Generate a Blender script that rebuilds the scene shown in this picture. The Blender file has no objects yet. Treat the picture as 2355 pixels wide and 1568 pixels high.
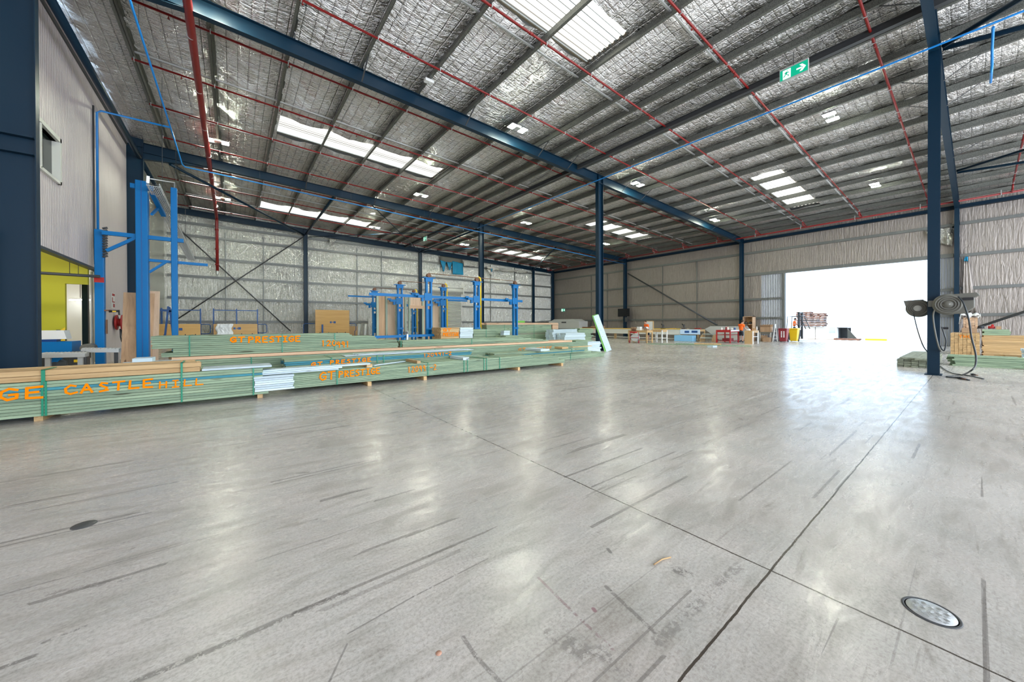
import bpy, bmesh, math, random
from mathutils import Vector, Matrix
random.seed(7)
SC = bpy.context.scene
COL = SC.collection
PI = math.pi
# ------------------------------------------------------------------ camera
F_PX, YAW, PITCH, ROLL, CY_PX, W_PX, H_PX, CAM_H = 826.703, 0.912059, -0.00533013, -0.00288233, 749.622, 2355.0, 1568.0, 1.5
_fh = Vector((math.cos(YAW), math.sin(YAW), 0)); _rt = Vector((math.sin(YAW), -math.cos(YAW), 0)); _up = Vector((0, 0, 1))
_fw = _fh*math.cos(PITCH) + _up*math.sin(PITCH); _u0 = _up*math.cos(PITCH) - _fh*math.sin(PITCH)
_r = _rt*math.cos(ROLL) + _u0*math.sin(ROLL); _u = _u0*math.cos(ROLL) - _rt*math.sin(ROLL)
cd = bpy.data.cameras.new('camera'); cam = bpy.data.objects.new('camera', cd); COL.objects.link(cam)
cd.sensor_width = 36; cd.lens = 36*F_PX/W_PX; cd.shift_y = (CY_PX-H_PX/2)/W_PX; cd.clip_start = .05; cd.clip_end = 600
M3 = Matrix((_r, _u, -_fw)).transposed()
cam.matrix_world = Matrix.Translation((0, 0, CAM_H)) @ M3.to_4x4()
SC.camera = cam
# ------------------------------------------------------------------ light
world = bpy.data.worlds.new('sky'); SC.world = world; world.use_nodes = True
wn = world.node_tree; bgn = wn.nodes['Background']
skyt = wn.nodes.new('ShaderNodeTexSky'); skyt.sky_type = 'HOSEK_WILKIE'; skyt.turbidity = 3.5; skyt.ground_albedo = .5
skyt.sun_direction = Vector((-.35, .75, .62)).normalized()
mixw = wn.nodes.new('ShaderNodeMixRGB'); mixw.inputs[0].default_value = .85
mixw.inputs[2].default_value = (.58, .77, 1.0, 1)
wn.links.new(skyt.outputs[0], mixw.inputs[1]); wn.links.new(mixw.outputs[0], bgn.inputs[0])
bgn.inputs[1].default_value = 2.9
sd = bpy.data.lights.new('sun', 'SUN'); sd.energy = 5.5; sd.angle = .01; sd.color = (1, .95, .88)
sun = bpy.data.objects.new('sun', sd); COL.objects.link(sun)
sun.rotation_euler = Vector((-.35, .75, .62)).to_track_quat('Z', 'Y').to_euler()
VS = SC.view_settings
VS.view_transform = 'Standard'; VS.look = 'None'; VS.gamma = 1; VS.use_curve_mapping = False; VS.exposure = 0.8
SC.cycles.max_bounces = 7; SC.cycles.diffuse_bounces = 4; SC.cycles.glossy_bounces = 4; SC.cycles.adaptive_threshold = .025
SC.cycles.sample_clamp_indirect = 6

def add_fill(name, loc, rot, sx, sy, e, col):
    a = bpy.data.lights.new(name, 'AREA'); a.shape = 'RECTANGLE'; a.size = sx; a.size_y = sy; a.energy = e; a.color = col
    o = bpy.data.objects.new(name, a); COL.objects.link(o); o.location = loc; o.rotation_euler = rot
    return o
# warm area fill added at an assumed, unseen open end behind the camera
add_fill('open_end_fill', (16, -12.6, 4.6), (PI/2, 0, 0), 36, 7.5, 2500, (1, .95, .88))

# ------------------------------------------------------------------ pixel to world
def ray(x, y): return _r*((x-W_PX/2)/F_PX) - _u*((y-CY_PX)/F_PX) + _fw
def at(x, y, X=None, Y=None, Z=None):
    d = ray(x, y)
    t = X/d.x if X is not None else (Y/d.y if Y is not None else (Z-CAM_H)/d.z)
    return Vector((d.x*t, d.y*t, d.z*t+CAM_H))
def roof(X): return 10.25 - .0325*X      # top of rafters
# ------------------------------------------------------------------ materials
def nodes(m): return m.node_tree.nodes, m.node_tree.links
def mat(name, col, rough=.5, metal=0, spec=.5, emit=None, es=0, alpha=1, trans=0):
    m = bpy.data.materials.new(name); m.use_nodes = True
    b = m.node_tree.nodes['Principled BSDF']
    b.inputs['Base Color'].default_value = (*col, 1); b.inputs['Roughness'].default_value = rough
    b.inputs['Metallic'].default_value = metal; b.inputs['Specular IOR Level'].default_value = spec
    if emit: b.inputs['Emission Color'].default_value = (*emit, 1); b.inputs['Emission Strength'].default_value = es
    if trans: b.inputs['Transmission Weight'].default_value = trans
    if alpha < 1: b.inputs['Alpha'].default_value = alpha
    return m
def coords(m, scale=(1, 1, 1), rot=(0, 0, 0)):
    n, l = nodes(m)
    t = n.new('ShaderNodeTexCoord'); g = n.new('ShaderNodeNewGeometry'); mp = n.new('ShaderNodeMapping')
    mp.inputs['Scale'].default_value = scale; mp.inputs['Rotation'].default_value = rot
    l.new(g.outputs['Position'], mp.inputs['Vector'])
    return mp.outputs[0]
def noise(m, vec, scale, detail=4, rough=.5, dist=0):
    n, l = nodes(m); t = n.new('ShaderNodeTexNoise'); t.inputs['Scale'].default_value = scale
    t.inputs['Detail'].default_value = detail; t.inputs['Roughness'].default_value = rough; t.inputs['Distortion'].default_value = dist
    l.new(vec, t.inputs['Vector']); return t.outputs['Fac']
def ramp(m, fac, stops):
    n, l = nodes(m); r = n.new('ShaderNodeValToRGB'); e = r.color_ramp.elements
    while len(e) < len(stops): e.new(.5)
    for i, (p, c) in enumerate(stops): e[i].position = p; e[i].color = (*c, 1) if len(c) == 3 else c
    l.new(fac, r.inputs[0]); return r.outputs[0]
def mix(m, fac, a, b, mode='MIX'):
    n, l = nodes(m); x = n.new('ShaderNodeMixRGB'); x.blend_type = mode
    for i, v in enumerate((fac, a, b)):
        if hasattr(v, 'links'): l.new(v, x.inputs[i])
        elif i == 0: x.inputs[0].default_value = v
        else: x.inputs[i].default_value = (*v, 1)
    return x.outputs[0]
def math_(m, op, a, b=0.0):
    n, l = nodes(m); x = n.new('ShaderNodeMath'); x.operation = op
    for i, v in enumerate((a, b)):
        if hasattr(v, 'links'): l.new(v, x.inputs[i])
        else: x.inputs[i].default_value = v
    return x.outputs[0]
def setin(m, name, sock): m.node_tree.links.new(sock, m.node_tree.nodes['Principled BSDF'].inputs[name])
def bump(m, h, strength=.3, dist=.02):
    n, l = nodes(m); b = n.new('ShaderNodeBump'); b.inputs['Strength'].default_value = strength; b.inputs['Distance'].default_value = dist
    l.new(h, b.inputs['Height']); setin(m, 'Normal', b.outputs[0])

def wood(name, c1, c2, axis='X', rough=.7, rings=1.0, knots=True, sat=None):
    m = mat(name, c1, rough); n, l = nodes(m)
    sc = {'X': (.35, 6, 9), 'Y': (6, .35, 9), 'Z': (6, 6, .35)}[axis]
    v = coords(m, sc)
    oi = n.new('ShaderNodeObjectInfo')
    add = n.new('ShaderNodeVectorMath'); add.operation = 'ADD'; l.new(v, add.inputs[0])
    sc2 = n.new('ShaderNodeVectorMath'); sc2.operation = 'SCALE'; sc2.inputs['Scale'].default_value = 40; sc2.inputs[0].default_value = (1, .7, .3)
    l.new(oi.outputs['Random'], sc2.inputs['Scale']); l.new(sc2.outputs[0], add.inputs[1])
    g = noise(m, add.outputs[0], 2.2*rings, 6, .65, .6)
    c = ramp(m, g, [(.3, c2), (.62, c1)])
    if knots:
        v2 = coords(m, {'X': (1.3, 7, 12), 'Y': (7, 1.3, 12), 'Z': (7, 7, 1.3)}[axis])
        k = noise(m, v2, 1.3, 1, .3)
        kr = ramp(m, k, [(.74, (1, 1, 1)), (.80, (.35, .3, .25))])
        c = mix(m, 1, c, kr, 'MULTIPLY')
    hv = n.new('ShaderNodeHueSaturation'); l.new(c, hv.inputs['Color'])
    l.new(math_(m, 'ADD', math_(m, 'MULTIPLY', oi.outputs['Random'], .3), .85), hv.inputs['Value'])
    setin(m, 'Base Color', hv.outputs[0]); bump(m, g, .25, .004)
    return m

MT = {}
MT['navy'] = mat('navy_painted_steel', (.002, .020, .042), .4, 0, .3)
MT['blue'] = mat('blue_machine_paint', (.0, .15, .42), .4, 0, .25)
MT['dkblue'] = mat('dark_blue_tube_paint', (.01, .08, .28), .4)
MT['pipe_blue'] = mat('blue_air_pipe', (.01, .22, .62), .3)
MT['red'] = mat('red_sprinkler_pipe', (.23, .009, .008), .33)
MT['galv'] = mat('galvanised_steel', (.20, .21, .19), .5, .55)
m = MT['galv']; setin(m, 'Base Color', ramp(m, noise(m, coords(m), 60, 3), [(.35, (.10, .105, .095)), (.65, (.24, .245, .22))]))
MT['girt'] = mat('galvanised_girt_steel', (.17, .175, .17), .5, .5)
MT['lightgalv'] = mat('bright_galvanised_steel', (.55, .56, .56), .42, .6)
MT['white'] = mat('white_paint', (.78, .78, .77), .5)
MT['offwhite'] = mat('off_white_board', (.70, .69, .64), .6)
MT['black'] = mat('black_plastic', (.012, .012, .014), .4)
MT['dark'] = mat('dark_grey_steel', (.05, .052, .055), .45)
MT['grey'] = mat('mid_grey_plastic', (.13, .125, .105), .5)
MT['lgrey'] = mat('light_grey_plastic', (.5, .5, .48), .5)
MT['yellow'] = mat('yellow_paint', (.85, .55, .02), .4)
MT['red2'] = mat('red_trolley_paint', (.42, .02, .02), .35)
MT['orange'] = mat('orange_workwear', (1.0, .16, .01), .7)
MT['spray'] = mat('orange_spray_paint', (.95, .24, .0), .8, 0, .1)
MT['strap'] = mat('green_strapping', (.006, .22, .12), .35)
MT['teal'] = mat('teal_membrane', (.0, .22, .40), .6)
MT['green'] = mat('exit_sign_green', (.0, .30, .17), .4, emit=(.0, .5, .28), es=.35)
MT['signwhite'] = mat('exit_sign_white', (.9, .95, .92), .4, emit=(.9, 1, .95), es=.7)
MT['card'] = wood('cardboard', (.42, .27, .16), (.36, .22, .13), 'Z', .8, .3, False)
MT['skin'] = mat('skin', (.55, .30, .21), .55)
MT['hair'] = mat('dark_hair', (.03, .018, .012), .7)
MT['navycloth'] = mat('navy_work_trousers', (.02, .025, .04), .8)
MT['lamp'] = mat('lit_lamp_lens', (1, 1, 1), .3, emit=(.93, 1.0, .78), es=210)
MT['tube'] = mat('lit_fluorescent_tube', (1, 1, 1), .3, emit=(.95, 1, .97), es=14)
MT['rubber'] = mat('black_rubber_hose', (.02, .025, .03), .45)
MT['binred'] = mat('dark_red_bin_plastic', (.24, .022, .03), .4)
MT['binyel'] = mat('yellow_bin_plastic', (.75, .48, .01), .4)
MT['screen'] = mat('black_screen_glass', (.004, .004, .006), .15)
MT['glass'] = mat('window_glass', (.012, .02, .018), .1, 0, .3)
MT['wrap'] = mat('clear_plastic_wrap', (.8, .82, .83), .2, 0, .8)
MT['foamgreen'] = mat('green_plastic_edging', (.15, .45, .05), .5)
MT['bluetub'] = mat('light_blue_crate', (.25, .55, .85), .5)
MT['paper'] = mat('printed_paper', (.62, .76, .93), .5)
MT['rust'] = mat('rusty_steel_rod', (.16, .07, .035), .6)
MT['concrete'] = mat('outdoor_concrete', (.55, .50, .43), .8)
# treated pine and other timbers
for ax in 'XY':
    MT['treated'+ax] = wood('green_treated_pine_'+ax.lower(), (.31, .40, .26), (.13, .20, .135), ax)
    MT['oldtreated'+ax] = wood('weathered_treated_pine_'+ax.lower(), (.27, .29, .21), (.15, .165, .12), ax)
    MT['primed'+ax] = wood('pale_blue_primed_board_'+ax.lower(), (.60, .70, .74), (.44, .56, .62), ax, .55)
    MT['tealb'+ax] = wood('teal_stained_board_'+ax.lower(), (.05, .25, .30), (.03, .15, .20), ax)
    MT['pine'+ax] = wood('raw_pine_'+ax.lower(), (.62, .42, .21), (.42, .25, .10), ax)
    MT['peach'+ax] = wood('pale_raw_pine_'+ax.lower(), (.66, .44, .28), (.52, .32, .19), ax)
MT['ply'] = wood('plywood_sheet', (.66, .42, .24), (.46, .27, .15), 'Z', .6, .5)
MT['plypale'] = wood('pale_plywood', (.72, .52, .36), (.60, .41, .27), 'Z', .6, .6)
MT['palletwood'] = wood('dark_pallet_wood', (.20, .09, .055), (.10, .05, .035), 'Y')
MT['mdf'] = wood('chipboard', (.50, .32, .15), (.42, .26, .12), 'Z', .6, .8, False)
MT['formply'] = wood('varnished_ply_panel', (.72, .43, .14), (.62, .34, .10), 'X', .4, .4, False)
MT['studZ'] = wood('treated_stud', (.42, .50, .40), (.28, .34, .27), 'Z')

# floor concrete
m = MT['floor'] = mat('polished_concrete', (.5, .48, .44), .3, 0, .6); n_, l_ = nodes(m)
v = coords(m)
big = noise(m, v, .30, 6, .62, .5); mid = noise(m, v, 1.6, 7, .68)
c = ramp(m, big, [(.30, (.41, .385, .355)), (.5, (.545, .52, .485)), (.70, (.64, .615, .58))])
c = mix(m, .6, c, ramp(m, mid, [(.34, (.40, .42, .41)), (.64, (.64, .58, .56))]), 'SOFT_LIGHT')
def streaks(scale, rot, sc, lo, hi, dark, amt, det=6, dist=.6):
    global c
    t = noise(m, coords(m, scale, (0, 0, rot)), sc, det, .72, dist)
    c = mix(m, amt, c, ramp(m, t, [(lo, dark), (hi, (1, 1, 1))]), 'MULTIPLY'); return t
st = streaks((.8, 3.2, 1), .12, 2.0, .36, .52, (.70, .685, .66), .75)
streaks((.45, 5, 1), -.10, 2.6, .31, .42, (.50, .48, .45), .65)
streaks((.5, 4, 1), .75, 2.2, .28, .37, (.55, .52, .49), .5)
def scratch(rot, freq, th, ln, amt, lite=False, seed=0):
    """thin straight scuff lines: one-way noise thresholded at its peaks, broken up along its length and into patches"""
    global c
    vv = coords(m, (.06, freq, 1), (0, 0, rot)); t = noise(m, vv, 1.0, 1, .4, .15)
    k = math_(m, 'GREATER_THAN', t, th)
    br = noise(m, coords(m, (ln, ln*2.2, 1), (seed, 0, rot)), 1.0, 2, .5); k = math_(m, 'MULTIPLY', k, math_(m, 'GREATER_THAN', br, .54))
    k = math_(m, 'MULTIPLY', k, amt); c = mix(m, k, c, (.80, .78, .75) if lite else (.20, .18, .165))
scratch(.12, 16, .68, .55, .7); scratch(-.22, 13, .69, .5, .65, seed=.3); scratch(.45, 15, .72, .6, .45, seed=.5); scratch(-.95, 12, .72, .6, .4, seed=.8); scratch(.8, 12, .735, .7, .45, True, 1.5)
blot = noise(m, coords(m, (1, 1, 1)), 1.05, 9, .82, 1.3)
c = mix(m, .85, c, ramp(m, blot, [(.30, (.30, .26, .25)), (.38, (1, 1, 1))]), 'MULTIPLY')
fine = noise(m, v, 55, 5, .75)
c = mix(m, .75, c, ramp(m, fine, [(.35, (.62, .59, .56)), (.56, (1, 1, 1))]), 'MULTIPLY')
# dark rubber scuffs and drag marks, each with its own place and ragged edge
rag = noise(m, v, 26, 6, .8); rag2 = noise(m, v, 6, 4, .7)
def mark(pts, w_, amt, colr=(.14, .125, .115), th=.47):
    global c
    P = [at(x, y, Z=0) for x, y in pts]
    for p, q in zip(P, P[1:]):
        d_ = q-p; L2 = max(d_.length_squared, 1e-6); px_ = math_(m, 'SUBTRACT', sxx.outputs['X'], p.x); py_ = math_(m, 'SUBTRACT', sxx.outputs['Y'], p.y)
        t_ = math_(m, 'ADD', math_(m, 'MULTIPLY', px_, d_.x/L2), math_(m, 'MULTIPLY', py_, d_.y/L2)); t_ = math_(m, 'MINIMUM', math_(m, 'MAXIMUM', t_, 0.0), 1.0)
        ex = math_(m, 'SUBTRACT', px_, math_(m, 'MULTIPLY', t_, d_.x)); ey = math_(m, 'SUBTRACT', py_, math_(m, 'MULTIPLY', t_, d_.y))
        ds = math_(m, 'SQRT', math_(m, 'ADD', math_(m, 'MULTIPLY', ex, ex), math_(m, 'MULTIPLY', ey, ey)))
        k = math_(m, 'MINIMUM', math_(m, 'MAXIMUM', math_(m, 'MULTIPLY', math_(m, 'SUBTRACT', 1.0, math_(m, 'MULTIPLY', ds, 1/w_)), 2.5), 0.0), 1.0)
        k = math_(m, 'MULTIPLY', k, math_(m, 'GREATER_THAN', math_(m, 'ADD', math_(m, 'MULTIPLY', rag, .65), math_(m, 'MULTIPLY', rag2, .35)), th))
        c = mix(m, math_(m, 'MULTIPLY', k, amt), c, colr)
sxx = n_.new('ShaderNodeSeparateXYZ'); gx_ = n_.new('ShaderNodeNewGeometry'); l_.new(gx_.outputs['Position'], sxx.inputs[0])
mark([(306, 1568), (455, 1508), (679, 1410), (795, 1362)], .022, .65); mark([(0, 1537), (78, 1508)], .016, .7); mark([(100, 1477), (213, 1433)], .012, .6)
mark([(1394, 1349), (1506, 1454)], .014, .7); mark([(1065, 1465), (1095, 1510), (1150, 1568)], .012, .6); mark([(1513, 1474), (1598, 1396), (1700, 1300)], .035, .45, th=.5)
mark([(1238, 1328), (1300, 1390), (1411, 1495)], .010, .55, (.20, .10, .11)); mark([(800, 1457), (950, 1372), (1122, 1284)], .006, .6, th=.42); mark([(757, 1568), (798, 1481)], .006, .6, th=.4)
mark([(1560, 1312), (1578, 1318)], .045, .75, th=.50); mark([(1310, 1480), (1345, 1500)], .06, .55, th=.51); mark([(1262, 1455), (1275, 1470)], .03, .5, th=.5); mark([(1390, 1500), (1430, 1530)], .06, .5, th=.52)
mark([(1365, 1400), (1368, 1404)], .014, .8, (.25, .12, .14), th=.3); mark([(1398, 1262), (1404, 1270)], .014, .8, th=.4); mark([(120, 1365), (300, 1328)], .03, .5, th=.5)
mark([(1400, 930), (1620, 872)], .10, .30, (.28, .255, .235), th=.46); mark([(1500, 985), (1850, 890)], .12, .30, (.26, .24, .22), th=.46); mark([(1550, 1010), (1750, 960)], .2, .35, (.27, .25, .23), th=.48)
mark([(1480, 835), (2150, 862)], .05, .3, (.25, .24, .25), th=.45); mark([(685, 1088), (708, 1086)], .02, .6, th=.44)
mark([(0, 1000), (250, 968), (600, 935)], .35, .22, (.30, .26, .22), th=.40)
# saw-cut control joints, slightly chipped
sx = n_.new('ShaderNodeSeparateXYZ'); g_ = n_.new('ShaderNodeNewGeometry'); l_.new(g_.outputs['Position'], sx.inputs[0])
wob = math_(m, 'MULTIPLY', math_(m, 'SUBTRACT', noise(m, v, 3.5, 5, .7), .5), .02)
chip = math_(m, 'MULTIPLY', math_(m, 'MAXIMUM', math_(m, 'SUBTRACT', noise(m, v, 9, 4, .7), .62), 0), .10)
lines = None
for comp, pos, w in (('X', 2.57, .0058), ('Y', .76, .0058), ('X', 9.1, .004), ('Y', 6.83, .0035), ('Y', 12.8, .006), ('X', 16, .005), ('X', 22.6, .005), ('X', 29.1, .006)):
    d = math_(m, 'SUBTRACT', math_(m, 'ABSOLUTE', math_(m, 'ADD', math_(m, 'SUBTRACT', sx.outputs[comp], pos), wob)), chip)
    j = math_(m, 'LESS_THAN', d, w); lines = j if lines is None else math_(m, 'MAXIMUM', lines, j)
c = mix(m, lines, c, (.055, .042, .032))
setin(m, 'Base Color', c)
rr = n_.new('ShaderNodeMapRange'); rr.inputs['From Min'].default_value = .3; rr.inputs['From Max'].default_value = .7; rr.inputs['To Min'].default_value = .36; rr.inputs['To Max'].default_value = .20
l_.new(st, rr.inputs['Value']); setin(m, 'Roughness', rr.outputs[0])
bump(m, math_(m, 'ADD', mid, math_(m, 'MULTIPLY', st, .6)), .05, .01)

# foil insulation, ceiling
def foil(name, base, rough, metal, vsc, mesh=None, ripple=None, strength=.6, dist=.07):
    m = mat(name, base, rough, metal); n, l = nodes(m)
    v = coords(m, vsc)
    a = noise(m, v, 3.0, 6, .62, 1.2); b = noise(m, v, 11.0, 5, .6, .9)
    cr = n.new('ShaderNodeTexVoronoi'); cr.feature = 'DISTANCE_TO_EDGE'; cr.inputs['Scale'].default_value = 4.5; l.new(v, cr.inputs['Vector'])
    h = math_(m, 'ADD', math_(m, 'MULTIPLY', a, 1.5), math_(m, 'MULTIPLY', b, .45))
    h = math_(m, 'ADD', h, math_(m, 'MULTIPLY', math_(m, 'MINIMUM', cr.outputs[0], .12), 1.2))
    col = ramp(m, b, [(.3, tuple(x*.78 for x in base)), (.7, base)])
    s = n.new('ShaderNodeSeparateXYZ'); g = n.new('ShaderNodeNewGeometry'); l.new(g.outputs['Position'], s.inputs[0])
    if ripple:
        w = math_(m, 'SINE', math_(m, 'MULTIPLY', s.outputs[ripple], 46)); h = math_(m, 'ADD', h, math_(m, 'MULTIPLY', w, .05))
    if mesh:
        for comp in mesh:
            f = math_(m, 'ABSOLUTE', math_(m, 'SUBTRACT', math_(m, 'FRACT', math_(m, 'MULTIPLY', s.outputs[comp], 1/.30)), .5))
            k = math_(m, 'LESS_THAN', f, .018); col = mix(m, math_(m, 'MULTIPLY', k, .6), col, (.10, .10, .09))
            h = math_(m, 'SUBTRACT', h, math_(m, 'MULTIPLY', math_(m, 'MAXIMUM', math_(m, 'SUBTRACT', .09, f), 0), 3))
    setin(m, 'Base Color', col); bump(m, h, strength, dist)
    return m
MT['ceilfoil'] = foil('ceiling_foil', (.90, .88, .85), .15, 1.0, (1.1, 2.6, 1.0), 'XY', None, 1.0, .06)
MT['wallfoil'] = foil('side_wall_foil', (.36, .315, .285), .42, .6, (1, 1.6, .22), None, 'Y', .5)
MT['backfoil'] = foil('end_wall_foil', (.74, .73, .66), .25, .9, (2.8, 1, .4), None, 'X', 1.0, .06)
def corr(name, base, comp, k, metal=.3, rough=.4, s=.9, d=.02):
    m = mat(name, base, rough, metal); n, l = nodes(m)
    q = n.new('ShaderNodeSeparateXYZ'); g = n.new('ShaderNodeNewGeometry'); l.new(g.outputs['Position'], q.inputs[0])
    w = math_(m, 'SINE', math_(m, 'MULTIPLY', q.outputs[comp], k)); bump(m, w, s, d)
    return m
MT['corrY'] = corr('corrugated_wall_sheet', (.36, .37, .39), 'Y', 2*PI/.12)
MT['panelY'] = corr('ribbed_insulated_panel', (.66, .58, .59), 'Y', 2*PI/.12, 0, .5, .6, .014)
MT['roller'] = corr('roller_shutter_slats', (.66, .66, .62), 'Z', 2*PI/.16, .1, .4, 1.0, .06)
MT['yellowwall'] = mat('yellow_wall_paint', (.50, .47, .02), .6)
m = MT['skylight'] = bpy.data.materials.new('translucent_roof_sheet'); m.use_nodes = True
n, l = nodes(m); b = n['Principled BSDF']; b.inputs['Base Color'].default_value = (.6, .5, .38, 1); b.inputs['Roughness'].default_value = .5
tr = n.new('ShaderNodeBsdfTranslucent'); tr.inputs[0].default_value = (.62, .54, .42, 1); mx = n.new('ShaderNodeMixShader'); mx.inputs[0].default_value = .85
q = n.new('ShaderNodeSeparateXYZ'); g = n.new('ShaderNodeNewGeometry'); l.new(g.outputs['Position'], q.inputs[0])
fr = math_(m, 'FRACT', math_(m, 'MULTIPLY', q.outputs['Y'], 1/.19)); dk = math_(m, 'GREATER_THAN', fr, .86); lapx = math_(m, 'GREATER_THAN', math_(m, 'FRACT', math_(m, 'MULTIPLY', q.outputs['X'], 1/.31)), .96)
l.new(mix(m, math_(m, 'MAXIMUM', dk, math_(m, 'MULTIPLY', lapx, .35)), (.60, .53, .42), (.10, .09, .075)), tr.inputs[0])
l.new(b.outputs[0], mx.inputs[1]); l.new(tr.outputs[0], mx.inputs[2]); l.new(mx.outputs[0], n['Material Output'].inputs[0])

# ------------------------------------------------------------------ mesh builder
class MB:
    def __init__(s): s.v = []; s.f = []; s.smooth = set()
    def add(s, vs, fs, smooth=False):
        o = len(s.v); s.v += [Vector(p) for p in vs]
        for f in fs:
            if smooth: s.smooth.add(len(s.f))
            s.f.append([i+o for i in f])
        return s
    def box(s, x0, x1, y0, y1, z0, z1):
        return s.add([(x0, y0, z0), (x1, y0, z0), (x1, y1, z0), (x0, y1, z0), (x0, y0, z1), (x1, y0, z1), (x1, y1, z1), (x0, y1, z1)],
                     [(0, 3, 2, 1), (4, 5, 6, 7), (0, 1, 5, 4), (1, 2, 6, 5), (2, 3, 7, 6), (3, 0, 4, 7)])
    def beam(s, p, q, w, h, up=(0, 0, 1)):
        p, q = Vector(p), Vector(q); d = (q-p).normalized(); up = Vector(up)
        if abs(d.dot(up)) > .99: up = Vector((1, 0, 0))
        a = d.cross(up).normalized()*w/2; b = a.cross(d).normalized()*h/2
        vs = [e+i*a+j*b for e in (p, q) for i, j in ((-1, -1), (1, -1), (1, 1), (-1, 1))]
        return s.add(vs, [(3, 2, 1, 0), (4, 5, 6, 7), (0, 1, 5, 4), (1, 2, 6, 5), (2, 3, 7, 6), (3, 0, 4, 7)])
    def tube(s, p, q, r, n=10, r2=None, caps=True):
        p, q = Vector(p), Vector(q); d = (q-p).normalized()
        a = d.orthogonal().normalized(); b = d.cross(a); r2 = r if r2 is None else r2
        vs = [e+(a*math.cos(2*PI*i/n)+b*math.sin(2*PI*i/n))*rr for e, rr in ((p, r), (q, r2)) for i in range(n)]
        s.add(vs, [(i, (i+1) % n, n+(i+1) % n, n+i) for i in range(n)], True)
        if caps: s.add(vs, [tuple(range(n-1, -1, -1)), tuple(range(n, 2*n))])
        return s
    def path(s, pts, r, n=8):
        pts = [Vector(p) for p in pts]; rings = []; a = None; k = len(pts)
        for i, p in enumerate(pts):
            d = (pts[min(i+1, k-1)]-pts[max(i-1, 0)]).normalized()
            a = (d.orthogonal() if a is None else a-d*a.dot(d)).normalized(); b = d.cross(a)
            rings.append([p+(a*math.cos(2*PI*j/n)+b*math.sin(2*PI*j/n))*r for j in range(n)])
        vs = [v for g in rings for v in g]
        fs = [(i*n+j, i*n+(j+1) % n, (i+1)*n+(j+1) % n, (i+1)*n+j) for i in range(k-1) for j in range(n)]
        s.add(vs, fs, True); s.add(rings[0]+rings[-1], [tuple(range(n-1, -1, -1)), tuple(range(n, 2*n))]); return s
    def lathe(s, c, ax, prof, n=24):
        c = Vector(c); ax = Vector(ax).normalized(); a = ax.orthogonal().normalized(); b = ax.cross(a)
        vs = [c+ax*h+(a*math.cos(2*PI*j/n)+b*math.sin(2*PI*j/n))*r for r, h in prof for j in range(n)]
        k = len(prof)
        s.add(vs, [(i*n+j, i*n+(j+1) % n, (i+1)*n+(j+1) % n, (i+1)*n+j) for i in range(k-1) for j in range(n)], True)
        s.add(vs[:n]+vs[-n:], [tuple(range(n-1, -1, -1)), tuple(range(n, 2*n))]); return s
    def prism(s, poly, axis, a0, a1):
        # poly: 2-D outline in the two other axes (order x,y,z minus axis)
        def mk(p, t):
            q = list(p); q.insert('xyz'.index(axis), t); return tuple(q)
        n = len(poly); vs = [mk(p, a0) for p in poly]+[mk(p, a1) for p in poly]
        return s.add(vs, [tuple(range(n-1, -1, -1)), tuple(range(n, 2*n))]+[(i, (i+1) % n, n+(i+1) % n, n+i) for i in range(n)])
    def ball(s, c, r, n=10, sc=(1, 1, 1)):
        c = Vector(c); vs = []; m = n//2+1
        for i in range(m+1):
            t = PI*i/m
            for j in range(n):
                vs.append(c+Vector((math.sin(t)*math.cos(2*PI*j/n)*r*sc[0], math.sin(t)*math.sin(2*PI*j/n)*r*sc[1], math.cos(t)*r*sc[2])))
        return s.add(vs, [(i*n+j, (i+1)*n+j, (i+1)*n+(j+1) % n, i*n+(j+1) % n) for i in range(m) for j in range(n)], True)
    def build(s, name, m, parent=None, bevel=0, weld=False):
        me = bpy.data.meshes.new(name)
        off = wpos(parent) if parent else Vector()
        me.from_pydata([v-off for v in s.v], [], s.f)
        for i in s.smooth: me.polygons[i].use_smooth = True
        ms = m if isinstance(m, (list, tuple)) else [m]
        for q in ms: me.materials.append(MT[q] if isinstance(q, str) else q)
        bm = bmesh.new(); bm.from_mesh(me)
        if s.smooth: bmesh.ops.remove_doubles(bm, verts=bm.verts, dist=1e-5)
        bmesh.ops.recalc_face_normals(bm, faces=bm.faces); bm.to_mesh(me); bm.free()
        o = bpy.data.objects.new(name, me); COL.objects.link(o)
        if parent: o.parent = parent
        if bevel:
            b = o.modifiers.new('bevel', 'BEVEL'); b.width = bevel; b.segments = 2; b.limit_method = 'ANGLE'
        return o
def wpos(o):
    p = Vector()
    while o: p += o.location; o = o.parent
    return p
def tag(o, label=None, cat=None, group=None, kind=None):
    if label: o['label'] = label
    if cat: o['category'] = cat
    if group: o['group'] = group
    if kind: o['kind'] = kind
    return o
def empty(name, loc, label, cat, group=None):
    o = bpy.data.objects.new(name, None); COL.objects.link(o); o.location = loc; o.empty_display_size = .2
    return tag(o, label, cat, group)
def copy_tree(o, parent=None):
    c = o.copy(); COL.objects.link(c)
    if parent: c.parent = parent
    for ch in list(o.children): copy_tree(ch, c)
    return c
def struct(o): o['kind'] = 'structure'; return o
ORD = ['first', 'second', 'third', 'fourth', 'fifth', 'sixth', 'seventh', 'eighth', 'ninth', 'tenth', 'eleventh', 'twelfth', 'thirteenth', 'fourteenth', 'fifteenth', 'sixteenth', 'seventeenth', 'eighteenth', 'nineteenth', 'twentieth', 'twenty-first', 'twenty-second', 'twenty-third', 'twenty-fourth']
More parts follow.
